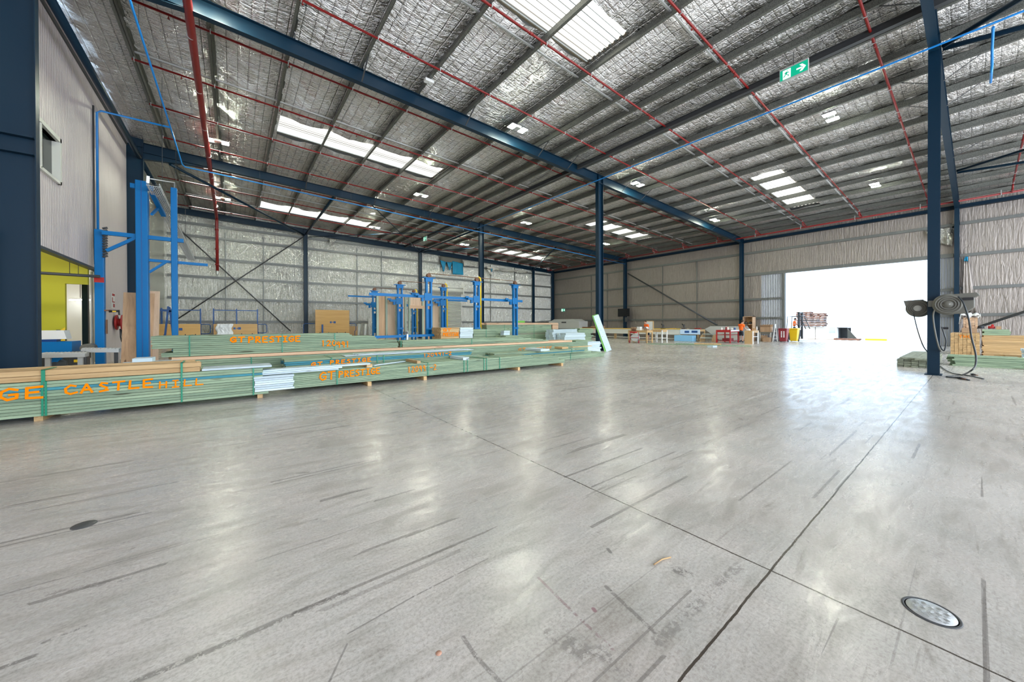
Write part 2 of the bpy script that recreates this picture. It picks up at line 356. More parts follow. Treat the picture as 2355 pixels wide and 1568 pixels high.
# ================================================================== BUILDING SHELL
XL, XR, YB, YF = -4.0, 36.15, 36.95, -12.0
FR = [-11.3, .76, 12.82, 24.88, 36.85]
struct(MB().box(XL-.4, XR+.25, YF, YB+.3, -.2, 0).build('floor', 'floor'))
struct(MB().box(XR+.25, 160, -60, 120, -.25, -.02).build('ground', 'concrete'))
struct(MB().box(-30, XL-.4, 8, 40, -.25, -.012).build('floor_annexe', 'concrete'))
# right wall: foil-lined, with the big door opening
DY0, DY1, DZ = 1.93, 9.7, 5.66
w = MB()
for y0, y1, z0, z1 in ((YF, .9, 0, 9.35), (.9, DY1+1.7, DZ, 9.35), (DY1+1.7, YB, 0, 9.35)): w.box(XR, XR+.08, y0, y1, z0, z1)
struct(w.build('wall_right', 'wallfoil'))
w = MB(); w.box(XR, XR+.08, .9, DY0, 0, DZ); w.box(XR, XR+.08, DY1, DY1+1.7, 0, DZ)
struct(w.build('wall_right_sheeting', 'corrY'))
w = MB(); w.box(XR-.12, XR+.16, DY0-.14, DY0, 0, DZ); w.box(XR-.12, XR+.16, DY1, DY1+.14, 0, DZ); w.box(XR-.14, XR+.16, .9, DY1+2.9, DZ, DZ+.24)
struct(w.build('door_1_frame', 'girt'))
# end wall
w = MB(); w.box(XL-.3, 16.85, YB, YB+.08, 0, 10.6); w.box(16.85, 21.05, YB, YB+.08, 5.1, 10.6); w.box(21.05, XR, YB, YB+.08, 0, 10.6)
struct(w.build('wall_back', 'backfoil'))
struct(MB().box(16.85, 21.05, YB+.02, YB+.06, 0, 5.2).build('door_2', 'roller'))
w = MB(); w.tube((16.75, YB-.25, 5.4), (21.1, YB-.25, 5.4), .26, 20); w.box(16.7, 16.8, YB-.5, YB, 5.0, 5.75); w.box(21.08, 21.2, YB-.5, YB, 5.0, 5.75)
struct(w.build('door_2_roller_drum', 'offwhite'))
# left wall of ribbed panels with a high window and the opening to the annexe
w = MB()
for y0, y1, z0, z1 in ((12.5, 20.32, 3.58, 5.65), (12.5, 16.25, 6.78, 10.08), (16.25, 20.32, 5.65, 10.08), (20.32, 24.78, 0, 10.08), (12.5, 14.2, 5.65, 6.78)):
    w.box(XL-.14, XL, y0, y1, z0, z1)
struct(w.build('wall_left', 'panelY'))
struct(MB().box(XL-.14, XL, YF, 12.5, 0, 10.6).build('wall_left_near', 'panelY'))
struct(MB().box(XL-.14, XL-.06, 24.8, YB, 0, 10.6).build('wall_left_far', 'backfoil'))
w = MB(); w.box(XL-.16, XL+.04, 12.5, 24.78, 10.08, 10.2); w.box(XL-.15, XL+.02, 12.5, 20.34, 3.52, 3.6); struct(w.build('trim_1', 'dark'))
struct(MB().box(XL-.16, XL+.10, 12.5, 24.78, 10.2, 10.55).build('trim_2', 'panelY'))
w = MB()
for y0, y1, z0, z1 in ((14.2, 16.3, 5.57, 5.65), (14.2, 16.3, 6.78, 6.9), (16.2, 16.3, 5.57, 6.9), (14.9, 14.95, 5.6, 6.8)): w.box(XL-.1, XL+.07, y0, y1, z0, z1)
struct(w.build('window_1_frame', 'offwhite'))
struct(MB().box(XL-.11, XL-.09, 14.2, 16.2, 5.65, 6.78).build('window_1_pane', 'glass'))
struct(MB().box(XL-.12, XL+.03, 20.32, 20.42, 0, 3.6).build('trim_3', 'dark'))
# annexe behind the opening: yellow wall, pale wall, lintel
w = MB(); w.box(-12, -4.68, 19.6, 19.75, 0, 6.2); w.box(-4.68, XL-.15, 19.6, 19.75, 2.97, 6.2); struct(w.build('wall_annexe_yellow', 'yellowwall'))
w = MB(); w.box(-12, XL-.15, 25.2, 25.4, 0, 6.2); w.box(-12.2, -12, 10, 25.4, 0, 6.2); struct(w.build('wall_annexe_pale', 'white'))
struct(MB().box(-12.2, XL-.16, 10, 25.4, 6.2, 6.35).build('ceiling_annexe', 'white'))
struct(MB().box(-12.2, XL-.15, 9.8, 10, 0, 6.2).build('wall_annexe_near', 'white'))
struct(MB().box(-12, XL-.15, 25.14, 25.2, 0, .25).build('baseboard_annexe', 'dark'))
# roof lining with skylight openings, sagging a little between purlins
PX = [-2.55, -.5, 1.47, 3.47, 5.5, 7.5, 9.55, 11.45, 12.5, 13.45, 14.82, 16.4, 18.0, 19.98, 21.9, 23.85, 25.84, 27.75, 29.7, 31.6, 33.5, 35.3]
SKY = [(1.62, 9.4, 6.35, 8.0), (1.62, 9.4, 18.2, 20.0), (1.62, 9.4, 31.6, 33.7), (22.95, 30.9, 6.5, 7.95), (22.95, 30.9, 18.25, 20.1), (22.95, 30.9, 31.5, 34.0)]
xs = [XL-.3]; 
for a, b in zip([XL-.3]+PX, PX+[XR+.2]):
    k = max(3, int((b-a)/.22))
    xs += [a+(b-a)*(i+1)/k for i in range(k)]
ys = [YF+i*.33 for i in range(int((YB+.4-YF)/.33)+1)]+[YB+.4]
def snap(v, cands):
    for c in cands:
        if abs(v-c) < .17: return c
    return v
xs = sorted(set(round(snap(x, [s[i] for s in SKY for i in (0, 1)]), 3) for x in xs)); ys = sorted(set(round(snap(y, [s[i] for s in SKY for i in (2, 3)]), 3) for y in ys))
import bisect
EDG = [XL-.3]+PX+[XR+.2]
def liner(x, y):
    i = min(bisect.bisect_right(EDG, x+1e-6)-1, len(EDG)-2); e = EDG; u = min(1, max(0, (x-e[i])/(e[i+1]-e[i])))
    return roof(x)+.275-.055*(e[i+1]-e[i])*math.sin(PI*u)+.012*math.sin(x*7.3+y*3.1)+.014*math.sin(y*5.7-x*4.1)+random.uniform(-.02, .02)
w = MB(); vs = [(x, y, liner(x, y)) for x in xs for y in ys]; fs = []
ny = len(ys)
for i in range(len(xs)-1):
    for j in range(ny-1):
        cx, cy = (xs[i]+xs[i+1])/2, (ys[j]+ys[j+1])/2
        if any(s[0] < cx < s[1] and s[2] < cy < s[3] for s in SKY): continue
        fs.append((i*ny+j, (i+1)*ny+j, (i+1)*ny+j+1, i*ny+j+1))
w.add(vs, fs, True); struct(w.build('ceiling', 'ceilfoil'))
w = MB()
cuts_x = sorted({XL-.4, XR+.4, 1.62, 9.4, 22.95, 30.9}); cuts_y = sorted({YF-.1, YB+.5}|{s[i] for s in SKY for i in (2, 3)})
for a, b in zip(cuts_x, cuts_x[1:]):
    for c_, d_ in zip(cuts_y, cuts_y[1:]):
        if any(s[0] <= (a+b)/2 <= s[1] and s[2] <= (c_+d_)/2 <= s[3] for s in SKY): continue
        vs = [(x, y, roof(x)+.36+t) for t in (0, .03) for x, y in ((a, c_), (b, c_), (b, d_), (a, d_))]
        w.add(vs, [(0, 3, 2, 1), (4, 5, 6, 7), (0, 1, 5, 4), (1, 2, 6, 5), (2, 3, 7, 6), (3, 0, 4, 7)])
struct(w.build('roof_sheeting', 'lightgalv'))
for i, (x0, x1, y0, y1) in enumerate(SKY):     # ribbed translucent sheets
    w = MB(); n = int((y1-y0+.2)/.19); pts = []
    for k in range(n+1):
        y = y0-.1+(y1-y0+.2)*k/n; pts += [(y-.02, 0), (y+.02, .05), (y+.05, .05), (y+.09, 0)] if k < n else [(y, 0)]
    vs = [(x, y, roof(x)+.335+z) for x in (x0-.1, x1+.1) for y, z in pts]; k = len(pts)
    w.add(vs, [(j, j+1, k+j+1, k+j) for j in range(k-1)])
    struct(w.build(f'window_{i+2}', 'skylight'))
# ================================================================== STEEL FRAME
def isec(mb, p, q, w, h, up, tf=.014, tw=.01):
    p, q, up = Vector(p), Vector(q), Vector(up); d = (q-p).normalized(); n = d.cross(up).normalized(); up = n.cross(d).normalized()
    for s_ in (1, -1): mb.beam(p+up*(h/2-tf/2)*s_, q+up*(h/2-tf/2)*s_, w, tf, up)
    return mb
def web(mb, p, q, h, up, tw=.012): return mb.beam(p, q, tw, h-.028, up)
def column(name, x, y, z1, dep, wid, label, group, plate=True):
    r = empty(name, (x, y, 0), label, 'steel column', group)
    a, b = (x, y, .02), (x, y, z1)
    for s_ in (-1, 1): MB().box(x+s_*dep/2-.008, x+s_*dep/2+.008, y-wid/2, y+wid/2, .02, z1).build('flange', 'navy', r)
    MB().box(x-dep/2, x+dep/2, y-.007, y+.007, .02, z1).build('web', 'navy', r)
    MB().box(x-dep/2-.06, x+dep/2+.06, y-wid/2-.05, y+wid/2+.05, 0, .025).build('base_plate', 'navy', r)
    for z in (z1-.45, z1-.02):
        for s_ in (-1, 1): MB().box(x-dep/2, x+dep/2, y+s_*.055-.04, y+s_*.055+.04, z-.008, z+.008).build('stiffener', 'navy', r)
    return r
where = {1: 'nearest to the photographer, carrying the two hose reels', 2: 'with the pale board leaning against it', 3: 'among the blue lifting posts'}
for i in (1, 2, 3):
    column('steel_column', 16.08, FR[i], roof(16.08)-.02, .38, .225, f'navy free-standing H-section column {where[i]}', 'navy columns standing in the middle of the floor')
wl = {1: 'right of the big open doorway', 2: 'behind the wooden shelf cabinet', 3: 'carrying the black screen', 4: 'in the far corner of the shed'}
for i in (1, 2, 3, 4):
    column('wall_column', 35.82, FR[i], roof(35.8)-.03, .46, .2, f'navy wall column {wl[i]}', 'navy columns along the doorway wall')
LC = column('wall_column', -3.74, FR[2], 10.6, .6, .2, 'very tall navy column at the left edge of the photo', 'navy columns along the panelled wall')
for zz in (5.25, 5.62): MB().box(-4.0, -3.46, FR[2]-.16, FR[2]-.01, zz-.01, zz+.01).build('stiffener', 'navy', LC)
column('wall_column', -3.74, FR[3], 10.6, .6, .2, 'navy column where the pale panelled wall ends', 'navy columns along the panelled wall')
for x, lb in ((5.11, 'meeting the four braces on the foil end wall'), (15.94, 'rising behind the roller shutter on the foil end wall'), (32.1, 'on the end wall beside the far corner')):
    column('end_wall_column', x, 36.72, roof(x)-.1, .3, .18, 'navy end-wall column '+lb, 'navy columns along the foil end wall')
FLY = {1: [13.45, 18.0, 19.98, 25.84, 29.7, 33.5], 2: [3.47, 7.5, 11.45, 13.45, 18.0, 19.98, 25.84, 29.7, 33.5], 3: [3.47, 7.5, 11.45, 14.82, 18.0, 19.98, 25.84, 29.7, 33.5], 4: []}
rl = {0: 'behind the photographer', 1: 'running straight overhead to the column with hose reels', 2: 'crossing the ceiling over the column with the leaning board', 3: 'crossing above the blue lifting posts', 4: 'along the top of the foil end wall'}
for i, y in enumerate(FR):
    if i == 0: continue
    r = empty('roof_rafter', (XL+.3, y, roof(XL)), 'long navy roof rafter '+rl[i], 'roof rafter', 'navy rafters under the roof')
    a, b = Vector((-3.44, y, roof(-3.44)-.23)), Vector((35.6, y, roof(35.6)-.23))
    if i == 4: a.x = -3.9; a.y = b.y = y-.1
    for s_, nm in ((1, 'top_flange'), (-1, 'bottom_flange')): MB().beam(a+Vector((0, 0, s_*.223)), b+Vector((0, 0, s_*.223)), .2, .015).build(nm, 'navy', r)
    MB().beam(a, b, .012, .44).build('web', 'navy', r)
    if i in (2, 3):   # haunch at the left column
        MB().prism([(-3.44, roof(-3.4)-.45), (-3.44, roof(-3.4)-.78), (-.9, roof(-.9)-.46)], 'y', y-.01, y+.01).build('haunch', 'navy', r)
        MB().beam((-3.44, y, roof(-3.4)-.78), (-.9, y, roof(-.9)-.46), .2, .015).build('haunch_flange', 'navy', r)
    for x in FLY[i]:
        for s_ in ((-1, 1) if i != 4 else (-1,)):
            MB().beam((x, y+s_*.09, roof(x)-.43), (x, y+s_*.92, roof(x)+.06), .045, .012).build('fly_brace', 'dark', r)
    for x in PX:
        if -3 < x < 35.4: MB().box(x+.05, x+.06, y-.06, y+.06, roof(x)-.01, roof(x)+.2).build('purlin_cleat', 'navy', r)
k = 0; PUR = []
for x in PX:
    lb = f'grey galvanised roof purlin, {ORD[k]} counted from the panelled side wall'
    k += 1; z = roof(x)
    w = MB(); t = .012; h = .262; f = .085
    w.box(x-t/2, x+t/2, YF, YB-.05, z, z+h); w.box(x-f, x+t/2, YF, YB-.05, z, z+t); w.box(x-t/2, x+f, YF, YB-.05, z+h-t, z+h); w.box(x-f, x-f+t, YF, YB-.05, z+t, z+.03)
    PUR.append(tag(w.build('roof_purlin', 'galv'), lb, 'purlin', 'galvanised purlins under the foil ceiling'))
# dark struts between the rafters near the ridge of columns
for (y0, y1, lb) in ((YF, FR[1], 'over the photographer'), (FR[1], FR[2], 'beside the exit sign, nearest bay'), (FR[2], FR[3], 'middle bay'), (FR[3], FR[4], 'farthest bay')):
    w = MB(); isec(w, (14.25, y0+.03, roof(14.2)-.12), (14.25, y1-.03, roof(14.2)-.12), .15, .2, (0, 0, 1)); web(w, (14.25, y0+.03, roof(14.2)-.12), (14.25, y1-.03, roof(14.2)-.12), .2, (0, 0, 1))
    tag(w.build('roof_strut', 'dark'), 'dark steel strut spanning rafters below the purlins, '+lb, 'roof strut', 'dark struts between the rafters')
def tubestrut(p, q, r, label, group=None, m='navy', name='brace_tube'):
    return tag(MB().tube(p, q, r, 12).build(name, m), label, 'brace', group)
g = 'navy roof bracing tubes'
tubestrut((-2.5, 24.95, roof(0)-.62), (5.0, 36.6, roof(5)-.62), .07, 'thick navy roof brace running from the second-last rafter to the first end-wall column', g)
tubestrut((5.2, 24.95, roof(5)-.25), (5.12, 36.6, roof(5)-.5), .075, 'straight navy roof tube above the first end-wall column', g)
tubestrut((7.2, 24.95, roof(7)-.3), (15.9, 36.6, roof(16)-.5), .03, 'thin navy roof rod running to the end-wall column by the roller shutter', g)
tubestrut((16.1, 25.0, roof(16)-.3), (15.95, 36.6, roof(16)-.4), .07, 'navy roof tube behind the column among the lifting posts', g)
tubestrut((16.3, 25.0, roof(16)-.45), (5.3, 36.6, roof(5)-.75), .03, 'thin navy roof rod crossing toward the first end-wall column', g)
tubestrut((25.0, 25.0, roof(25)-.3), (32.0, 36.6, roof(32)-.4), .06, 'navy roof brace above the farthest skylight', g)
tubestrut((23.2, 25.0, roof(23)-.3), (16.2, 36.6, roof(16)-.4), .03, 'thin navy roof rod left of the farthest skylight', g)
tubestrut((16.15, .6, 9.45), (8.6, -11.2, roof(8)-.35), .07, 'thick navy roof brace leaving the hose-reel column upward to the photo corner', g)
tubestrut((16.3, .6, 9.45), (20.5, -11.2, roof(20)-.35), .07, 'thick navy roof brace leaving the hose-reel column toward the right', g)
tubestrut((28.3, .6, 9.0), (22.0, -11.2, roof(22)-.35), .06, 'navy roof brace beyond the hose-reel column, upper of the pair', g)
tubestrut((28.6, .6, 9.0), (32.0, -11.2, roof(32)-.35), .06, 'navy roof brace beyond the hose-reel column, lower of the pair', g)
tubestrut((-3.55, 13.0, 9.60), (-3.55, 24.7, 9.60), .10, 'fat navy eaves tube along the top of the panelled wall', 'navy eaves tubes')
tubestrut((-3.55, 25.1, 9.60), (-3.55, 36.6, 9.60), .10, 'fat navy eaves tube going on beyond the corner column', 'navy eaves tubes')
w = MB(); w.box(35.98, 36.12, YF, YB, 8.66, 8.9); w.box(35.86, 36.12, YF, YB, 8.66, 8.68); tag(w.build('eaves_beam', 'navy'), 'navy eaves beam along the top of the doorway wall', 'eaves beam')
# wall braces
tubestrut((4.95, 36.5, 9.3), (-4.0, 36.5, 1.35), .045, 'dark diagonal brace falling left from the first end-wall column', 'wall diagonals', 'dark', 'wall_brace')
tubestrut((-3.4, 36.45, 8.9), (3.9, 36.45, .95), .045, 'dark diagonal brace falling right across the foil end wall', 'wall diagonals', 'dark', 'wall_brace')
p = at(1444, 629, X=35.5); q = at(1650, 748, X=35.5)
tubestrut(p, q, .07, 'dark diagonal brace falling from the screen column to the grey skip', 'wall diagonals', 'dark', 'wall_brace')
tubestrut((35.5, .55, .9), (35.5, -8, 5.6), .07, 'dark diagonal brace rising behind the pine stack', 'wall diagonals', 'dark', 'wall_brace')
# girts
def girt(p, q, label, group):
    w = MB(); p, q = Vector(p), Vector(q); d = (q-p).normalized(); n = Vector((-1, 0, 0)) if abs(d.y) > .5 else Vector((0, -1, 0))
    w.beam(p+n*.02, q+n*.02, .012 if False else .012, .2) if False else None
    w.beam(p+n*.10+Vector((0, 0, .0)), q+n*.10, .012, .17); w.beam(p+n*.05+Vector((0, 0, .085)), q+n*.05+Vector((0, 0, .085)), .11, .012); w.beam(p+n*.05-Vector((0, 0, .085)), q+n*.05-Vector((0, 0, .085)), .11, .012)
    return tag(w.build('wall_girt', 'girt'), label, 'wall girt', group)
rows = ['lowest', 'second-lowest', 'third', 'fourth', 'fifth', 'topmost']
bays = [(YF, .64, 'right of the hose-reel column line', (1.99, 3.66, 5.72, 7.72)), (.9, DY0-.1, 'between the big doorway and its right-hand column', (1.95, 3.6, 7.7)), (DY1+.1, FR[2]-.12, 'between the big doorway and the shelf cabinet', (1.95, 3.6, 7.7)),
        (DY0-.1, DY1+.1, 'above the big doorway', (7.7,)), (FR[2]+.12, FR[3]-.12, 'behind the red and wooden benches', (1.94, 3.6, 5.66, 7.7)), (FR[3]+.12, YB-.2, 'in the bay by the far corner', (1.94, 3.6, 5.66, 7.7))]
for y0, y1, nm, zs in bays:
    for k, z in enumerate(zs): girt((36.12, y0, z), (36.12, y1, z), f'{rows[k] if len(zs) > 1 else "single"} galvanised girt on the doorway wall {nm}', 'girts on the doorway wall')
bx = [(-3.9, 5.0, 'in the bay of crossed braces'), (5.2, 15.85, 'between the first two end-wall columns'), (16.05, 32.0, 'right of the roller shutter'), (32.2, 35.6, 'beside the far corner')]
for k, z in enumerate((1.75, 3.57, 5.25, 6.7, 8.35, 9.3)):
    for x0, x1, nm in bx:
        if z > 9 and x0 > 10: continue
        if x0 == 16.05 and z < 5.2: x0 = 21.2
        girt((x0, 36.92, z), (x1, 36.92, z), f'{rows[k]} galvanised girt on the foil end wall {nm}', 'girts on the foil end wall')
def tie(x, y, z0, z1, label, group, dx=0, dy=0): return tag(MB().box(x-.03, x+.03, y-.03, y+.03, z0, z1).build('girt_tie', 'girt'), label, 'girt tie', group)
nb = ['left of', 'right of']
for i, y in enumerate((30.07, 27.57, 20.43, 16.85)): tie(36.05, y, .1, 7.7, f'thin upright girt tie on the doorway wall, {ORD[i]} from the far corner', 'upright ties on the doorway wall')
for i, x in enumerate((-.5, 2.0, 9.5, 11.85, 25.2, 29)): tie(x, 36.86, .1, 8.9, f'thin upright girt tie on the foil end wall, {ORD[i]} from the panelled side', 'upright ties on the end wall')
# bridging between purlins
gi = 0
for y in (4.9+.25, 8.5, 16.9+.0, 20.6, 29.0, 32.9, -3.2, -7.2):
    for a, b in zip(PX[:-1], PX[1:]):
        if y < 0 and a < 13: continue
        if b-a < 1: continue
        w = MB().beam((a+.03, y, roof(a)+.12), (b-.03, y, roof(b)+.12), .05, .05)
        w.build('bridging_bar', 'lightgalv', PUR[PX.index(a)])
# ================================================================== SPRINKLERS, AIR PIPES, LAMPS, SIGNS
SY = [-1.2, 1.85, 4.9, 7.96, 11.0, 13.93, 17.03, 20.08, 23.24, 26.4, 29.6, 32.7, 35.6]
sn = ['behind the hose-reel column', 'first past the hose-reel column', 'passing the bright lamp by the exit sign', 'near the right-hand skylight', 'just before the rafter of the leaning-board column', 'just behind that same rafter', 'lit between lamp and left skylight', 'orange-lit just behind the left skylight', 'last before the rafter over the lifting posts', 'first behind that rafter', 'second behind that rafter', 'lit by the far skylight', 'closest to the foil end wall']
for i, y in enumerate(SY):
    x0 = -2.6 if y < 25 else -3.5
    if y < 2: x0 = 5
    z = lambda x: roof(x)-.07
    r = empty('sprinkler_pipe', (x0, y, z(x0)), 'long red sprinkler pipe under the purlins, '+sn[i], 'sprinkler pipe', 'red sprinkler branch pipes')
    MB().tube((x0, y, z(x0)), (33.6, y, z(33.6)), .034, 10).build('pipe_run', 'red', r)
    for x in PX:
        if x > x0-.1 and x < 33.6: MB().box(x-.012, x+.012, y-.045, y+.045, z(x)-.045, z(x)+.07).build('pipe_clip', 'lightgalv', r)
    x = x0+1.2
    while x < 33:
        w = MB(); w.tube((x, y, z(x)-.02), (x, y, z(x)-.10), .012, 6); w.tube((x, y, z(x)-.10), (x, y, z(x)-.115), .03, 8); x += 2.9
        w.build('sprinkler_head', 'red', r)
    x = x0+3.4
    while x < 33: MB().tube((x-.06, y, z(x)), (x+.06, y, z(x)), .044, 10).build('pipe_coupling', 'red', r); x += 6.1
    w = MB(); w.tube((33.6, y, z(33.6)), (33.6, y, 8.82), .034, 10); w.tube((33.6, y, z(33.6)), (34.6, y, 8.9), .03, 10)
    w.tube((33.6, y, 8.84), (34.6, y, 8.84), .034, 10); w.build('drop_pipe', 'red', r)
r = empty('sprinkler_main', (34.6, 10, 8.84), 'red sprinkler main running along the top of the doorway wall', 'sprinkler main')
MB().tube((34.6, YF, 8.84), (34.6, 36.6, 8.84), .055, 12).build('pipe_run', 'red', r)
y = -10
while y < 36: MB().box(34.53, 34.67, y-.02, y+.02, 8.77, 9.05).build('pipe_clip', 'lightgalv', r); y += 3.05
r = empty('sprinkler_main', (-.9, 24, 9.9), 'thick red riser pipe running overhead then dropping down the end wall', 'sprinkler main')
pts = [(-.89, YF, 9.86), (-.9, 12, 9.86), (-1.0, 35.9, 9.86), (-1.0, 36.15, 9.75), (-1.0, 36.2, 9.5), (-.98, 36.2, 5.7)]
MB().path(pts, .10, 16).build('pipe_run', 'red', r)
for y in (10.9, 13.93, 17.0, 20.1, 23.2, 26.4, 29.6, 32.7): MB().tube((-.93, y-.012, 9.86), (-.93, y+.012, 9.86), .106, 16).build('pipe_ring', 'lightgalv', r)
for z in (8.9, 7.4, 6.2): MB().tube((-1, 36.2, z-.06), (-1, 36.2, z+.06), .13, 14).build('pipe_coupling', 'red', r)
w = MB(); w.lathe((-.98, 36.2, 5.7), (0, -.35, -1), [(.10, 0), (.11, .1), (.06, .35)], 14); w.build('outlet_flange', 'lightgalv', r)
# blue compressed-air pipes
def airpipe(pts, r_, label): return tag(MB().path(pts, r_, 8).build('air_pipe', 'pipe_blue'), label, 'air pipe', 'blue compressed-air pipes')
airpipe([(-3.9, 19.63, 4.7), (-3.9, 19.63, 9.25), (-3.8, 19.65, 9.35), (-2.0, 20.0, 9.5)], .035, 'blue air pipe climbing the panelled wall and turning to the ceiling')
airpipe([(-1.98, YF, 9.58), (-2.0, 24.4, 9.56), (-1.9, 24.55, 9.5)] + [(x, 24.6, roof(x)-.78) for x in (-1, 8, 16, 24, 35.4)], .03, 'long blue air pipe running overhead and along the second-last rafter')
airpipe([(15.48, y, 9.2) for y in (-10, 0, 6, 12, 18, 24.5)], .028, 'straight blue air pipe overhead linking the middle columns')
airpipe([(15.7, -.25, 9.2), (16.8, -.25, 9.15), (16.8, -.25, 8.7), (18.5, -.25, 8.9)], .028, 'short blue air pipe stub right of the hose-reel column')
w = MB()
for x, y, z in [(15.48, y, 9.2) for y in (2.3, 5, 9, 14.5, 18, 22)]+[(x, 24.6, roof(x)-.78) for x in (1.2, 6, 11, 18, 23, 28)]+[(-2, y, 9.57) for y in (14, 18, 22)]:
    w.tube((x, y, z), (x, y, roof(x)+.1), .006, 5)
tag(w.build('pipe_hanger', 'dark'), 'thin wire hangers holding the blue air pipes below the roof', 'pipe hangers', kind='stuff')
tag(MB().path([(XL+.05, 19.45, 9.4), (XL+.05, 19.45, 4.3), (XL+.05, 19.5, 3.7)], .03, 6).build('cable_conduit', 'dark'), 'dark conduit beside the blue pipe on the panelled wall', 'conduit')
# high-bay lamps
LX = [-.55, 9.62, 18.5, 28.5]; LY = [3.5, 12.0, 22.0, 31.7]
xn = {0: 'by the thick red pipe', 1: 'over the timber stacks', 2: 'in the third line', 3: 'near the doorway wall'}; yn = {0: 'nearest row', 1: 'row of the nearer rafter', 2: 'row of the lifting posts', 3: 'farthest row'}
first = None
for i, x in enumerate(LX):
    for j, y in enumerate(LY):
        if j == 0 and i < 2: continue
        z = roof(x)-.10; lb = f'lit six-module high-bay lamp {xn[i]}, {yn[j]}'
        if first is None:
            r = empty('high_bay_lamp', (x, y, z), lb, 'ceiling lamp', 'lit high-bay lamps'); first = r
            MB().box(x-.14, x+.14, y-.10, y+.10, z+.0, z+.10).build('driver_box', 'lgrey', r)
            MB().box(x-.42, x-.14, y-.2, y+.2, z+.015, z+.06).build('housing', 'dark', r); MB().box(x+.14, x+.42, y-.2, y+.2, z+.015, z+.06).build('housing', 'dark', r)
            for sx_ in (-1, 1):
                for k_ in (-1, 0, 1):
                    cx = x+sx_*.28
                    MB().box(cx-.13, cx+.13, y+k_*.13-.05, y+k_*.13+.05, z, z+.014).build('lens', 'lamp', r)
            w = MB(); w.tube((x-.3, y, z+.06), (x-.3, y, z+.2), .006, 5); w.tube((x+.3, y, z+.06), (x+.3, y, z+.2), .006, 5); w.build('hanger', 'dark', r)
        else:
            r = copy_tree(first); r.location = (x, y, z); r['label'] = lb
# emergency light box, exit signs
r = empty('emergency_light', (5.45, 11.75, roof(5.45)-.12), 'white emergency light box fixed under a purlin', 'emergency light')
x, y, z = 5.45, 11.75, roof(5.45)-.12
MB().box(x-.16, x+.16, y-.09, y+.09, z, z+.1).build('casing', 'white', r, .012); MB().ball((x+.02, y, z), .035, 10, (1, 1, .5)).build('lens', 'lgrey', r)
def exit_sign(c, ex, w_, h_, name, label, arrow, facing=None):
    c = Vector(c); ex = Vector(ex).normalized(); n = ex.cross(Vector((0, 0, 1))).normalized(); ez = Vector((0, 0, 1))   # n points at the viewer
    r = empty('exit_sign', c, label, 'exit sign', 'green exit signs')
    T = lambda a, b, d=0: c+ex*a*w_+ez*b*h_+n*d
    MB().beam(c-ex*w_/2-n*.03, c+ex*w_/2-n*.03, .06, h_+.05).build('casing', 'lgrey', r)
    w = MB(); w.add([T(-.48, -.44, .003), T(.48, -.44, .003), T(.48, .44, .003), T(-.48, .44, .003)], [(0, 1, 2, 3)]); w.build('face', 'green', r)
    w = MB()
    P = lambda pts, d=.006: w.add([T(a, b, d) for a, b in pts], [tuple(range(len(pts)))])
    m_ = -1 if arrow == 'right' else 1          # door symbol sits away from the arrow
    P([(m_*.10, -.40), (m_*.38, -.40), (m_*.38, .36), (m_*.10, .36)])
    w.build('door_symbol', 'signwhite', r); w = MB()
    a0 = -m_
    P([(a0*.10, -.06), (a0*.28, -.06), (a0*.28, .06), (a0*.10, .06)]); P([(a0*.20, .28), (a0*.30, .28), (a0*.42, 0), (a0*.32, 0)]); P([(a0*.20, -.28), (a0*.30, -.28), (a0*.42, 0), (a0*.32, 0)])
    w.build('arrow_symbol', 'signwhite', r)
    w = MB(); X = lambda a: m_*.24+a*(-m_)
    P2 = lambda pts: w.add([T(X(a), b, .009) for a, b in pts], [tuple(range(len(pts)))])
    P2([(.00, .24), (.04, .24), (.045, .31), (.0, .32)]); P2([(-.03, .20), (.05, .16), (.01, -.04), (-.06, .0)]); P2([(.04, .17), (.10, .06), (.09, .02), (.02, .10)]); P2([(-.03, .18), (-.10, .08), (-.08, .03), (-.02, .1)])
    P2([(-.01, -.02), (.08, -.12), (.07, -.28), (.04, -.28), (.04, -.13), (-.05, -.06)]); P2([(-.05, 0), (-.02, -.05), (-.07, -.2), (-.14, -.26), (-.12, -.18)])
    w.build('running_figure', 'green', r)
    if name: MB().tube(T(0, .5), T(0, .5)+Vector((0, 0, roof(c.x)-c.z-h_/2)), .01, 6).build('hanger_rod', 'dark', r)
    return r
exit_sign((13.62, 3.45, 9.24), (0, -1, 0), .72, .36, True, 'green running-man exit sign hanging near the hose-reel column', 'right')
exit_sign((13.47, 30.0, 9.1), (0, -1, 0), .7, .36, True, 'small green exit sign hanging far off over the lifting posts', 'right')
exit_sign((35.99, 34.95, 3.42), (0, -1, 0), .75, .4, False, 'pale exit sign on the doorway wall in the far corner', 'right')
# torn teal membrane and loose foil on the end wall
def sheet(name, pts, m, label, cat, sub=8, amp=.06, normal=(0, -1, 0), parent=None):
    # pts: quad corners, rippled cloth with thickness
    a, b, c_, d = [Vector(p) for p in pts]; n = Vector(normal); w = MB(); vs = []
    for i in range(sub+1):
        for j in range(sub+1):
            u, v = i/sub, j/sub; p = (a*(1-u)+b*u)*(1-v)+(d*(1-u)+c_*u)*v
            vs.append(p+n*(amp*math.sin(u*17+v*3)*(.3+v)+random.uniform(0, amp*.4)))
    w.add(vs, [(i*(sub+1)+j, (i+1)*(sub+1)+j, (i+1)*(sub+1)+j+1, i*(sub+1)+j+1) for i in range(sub) for j in range(sub)], True)
    o = w.build(name, m, parent); s_ = o.modifiers.new('solid', 'SOLIDIFY'); s_.thickness = .006
    return tag(o, label, cat)
w3 = at(1013, 592, Y=36.6); 
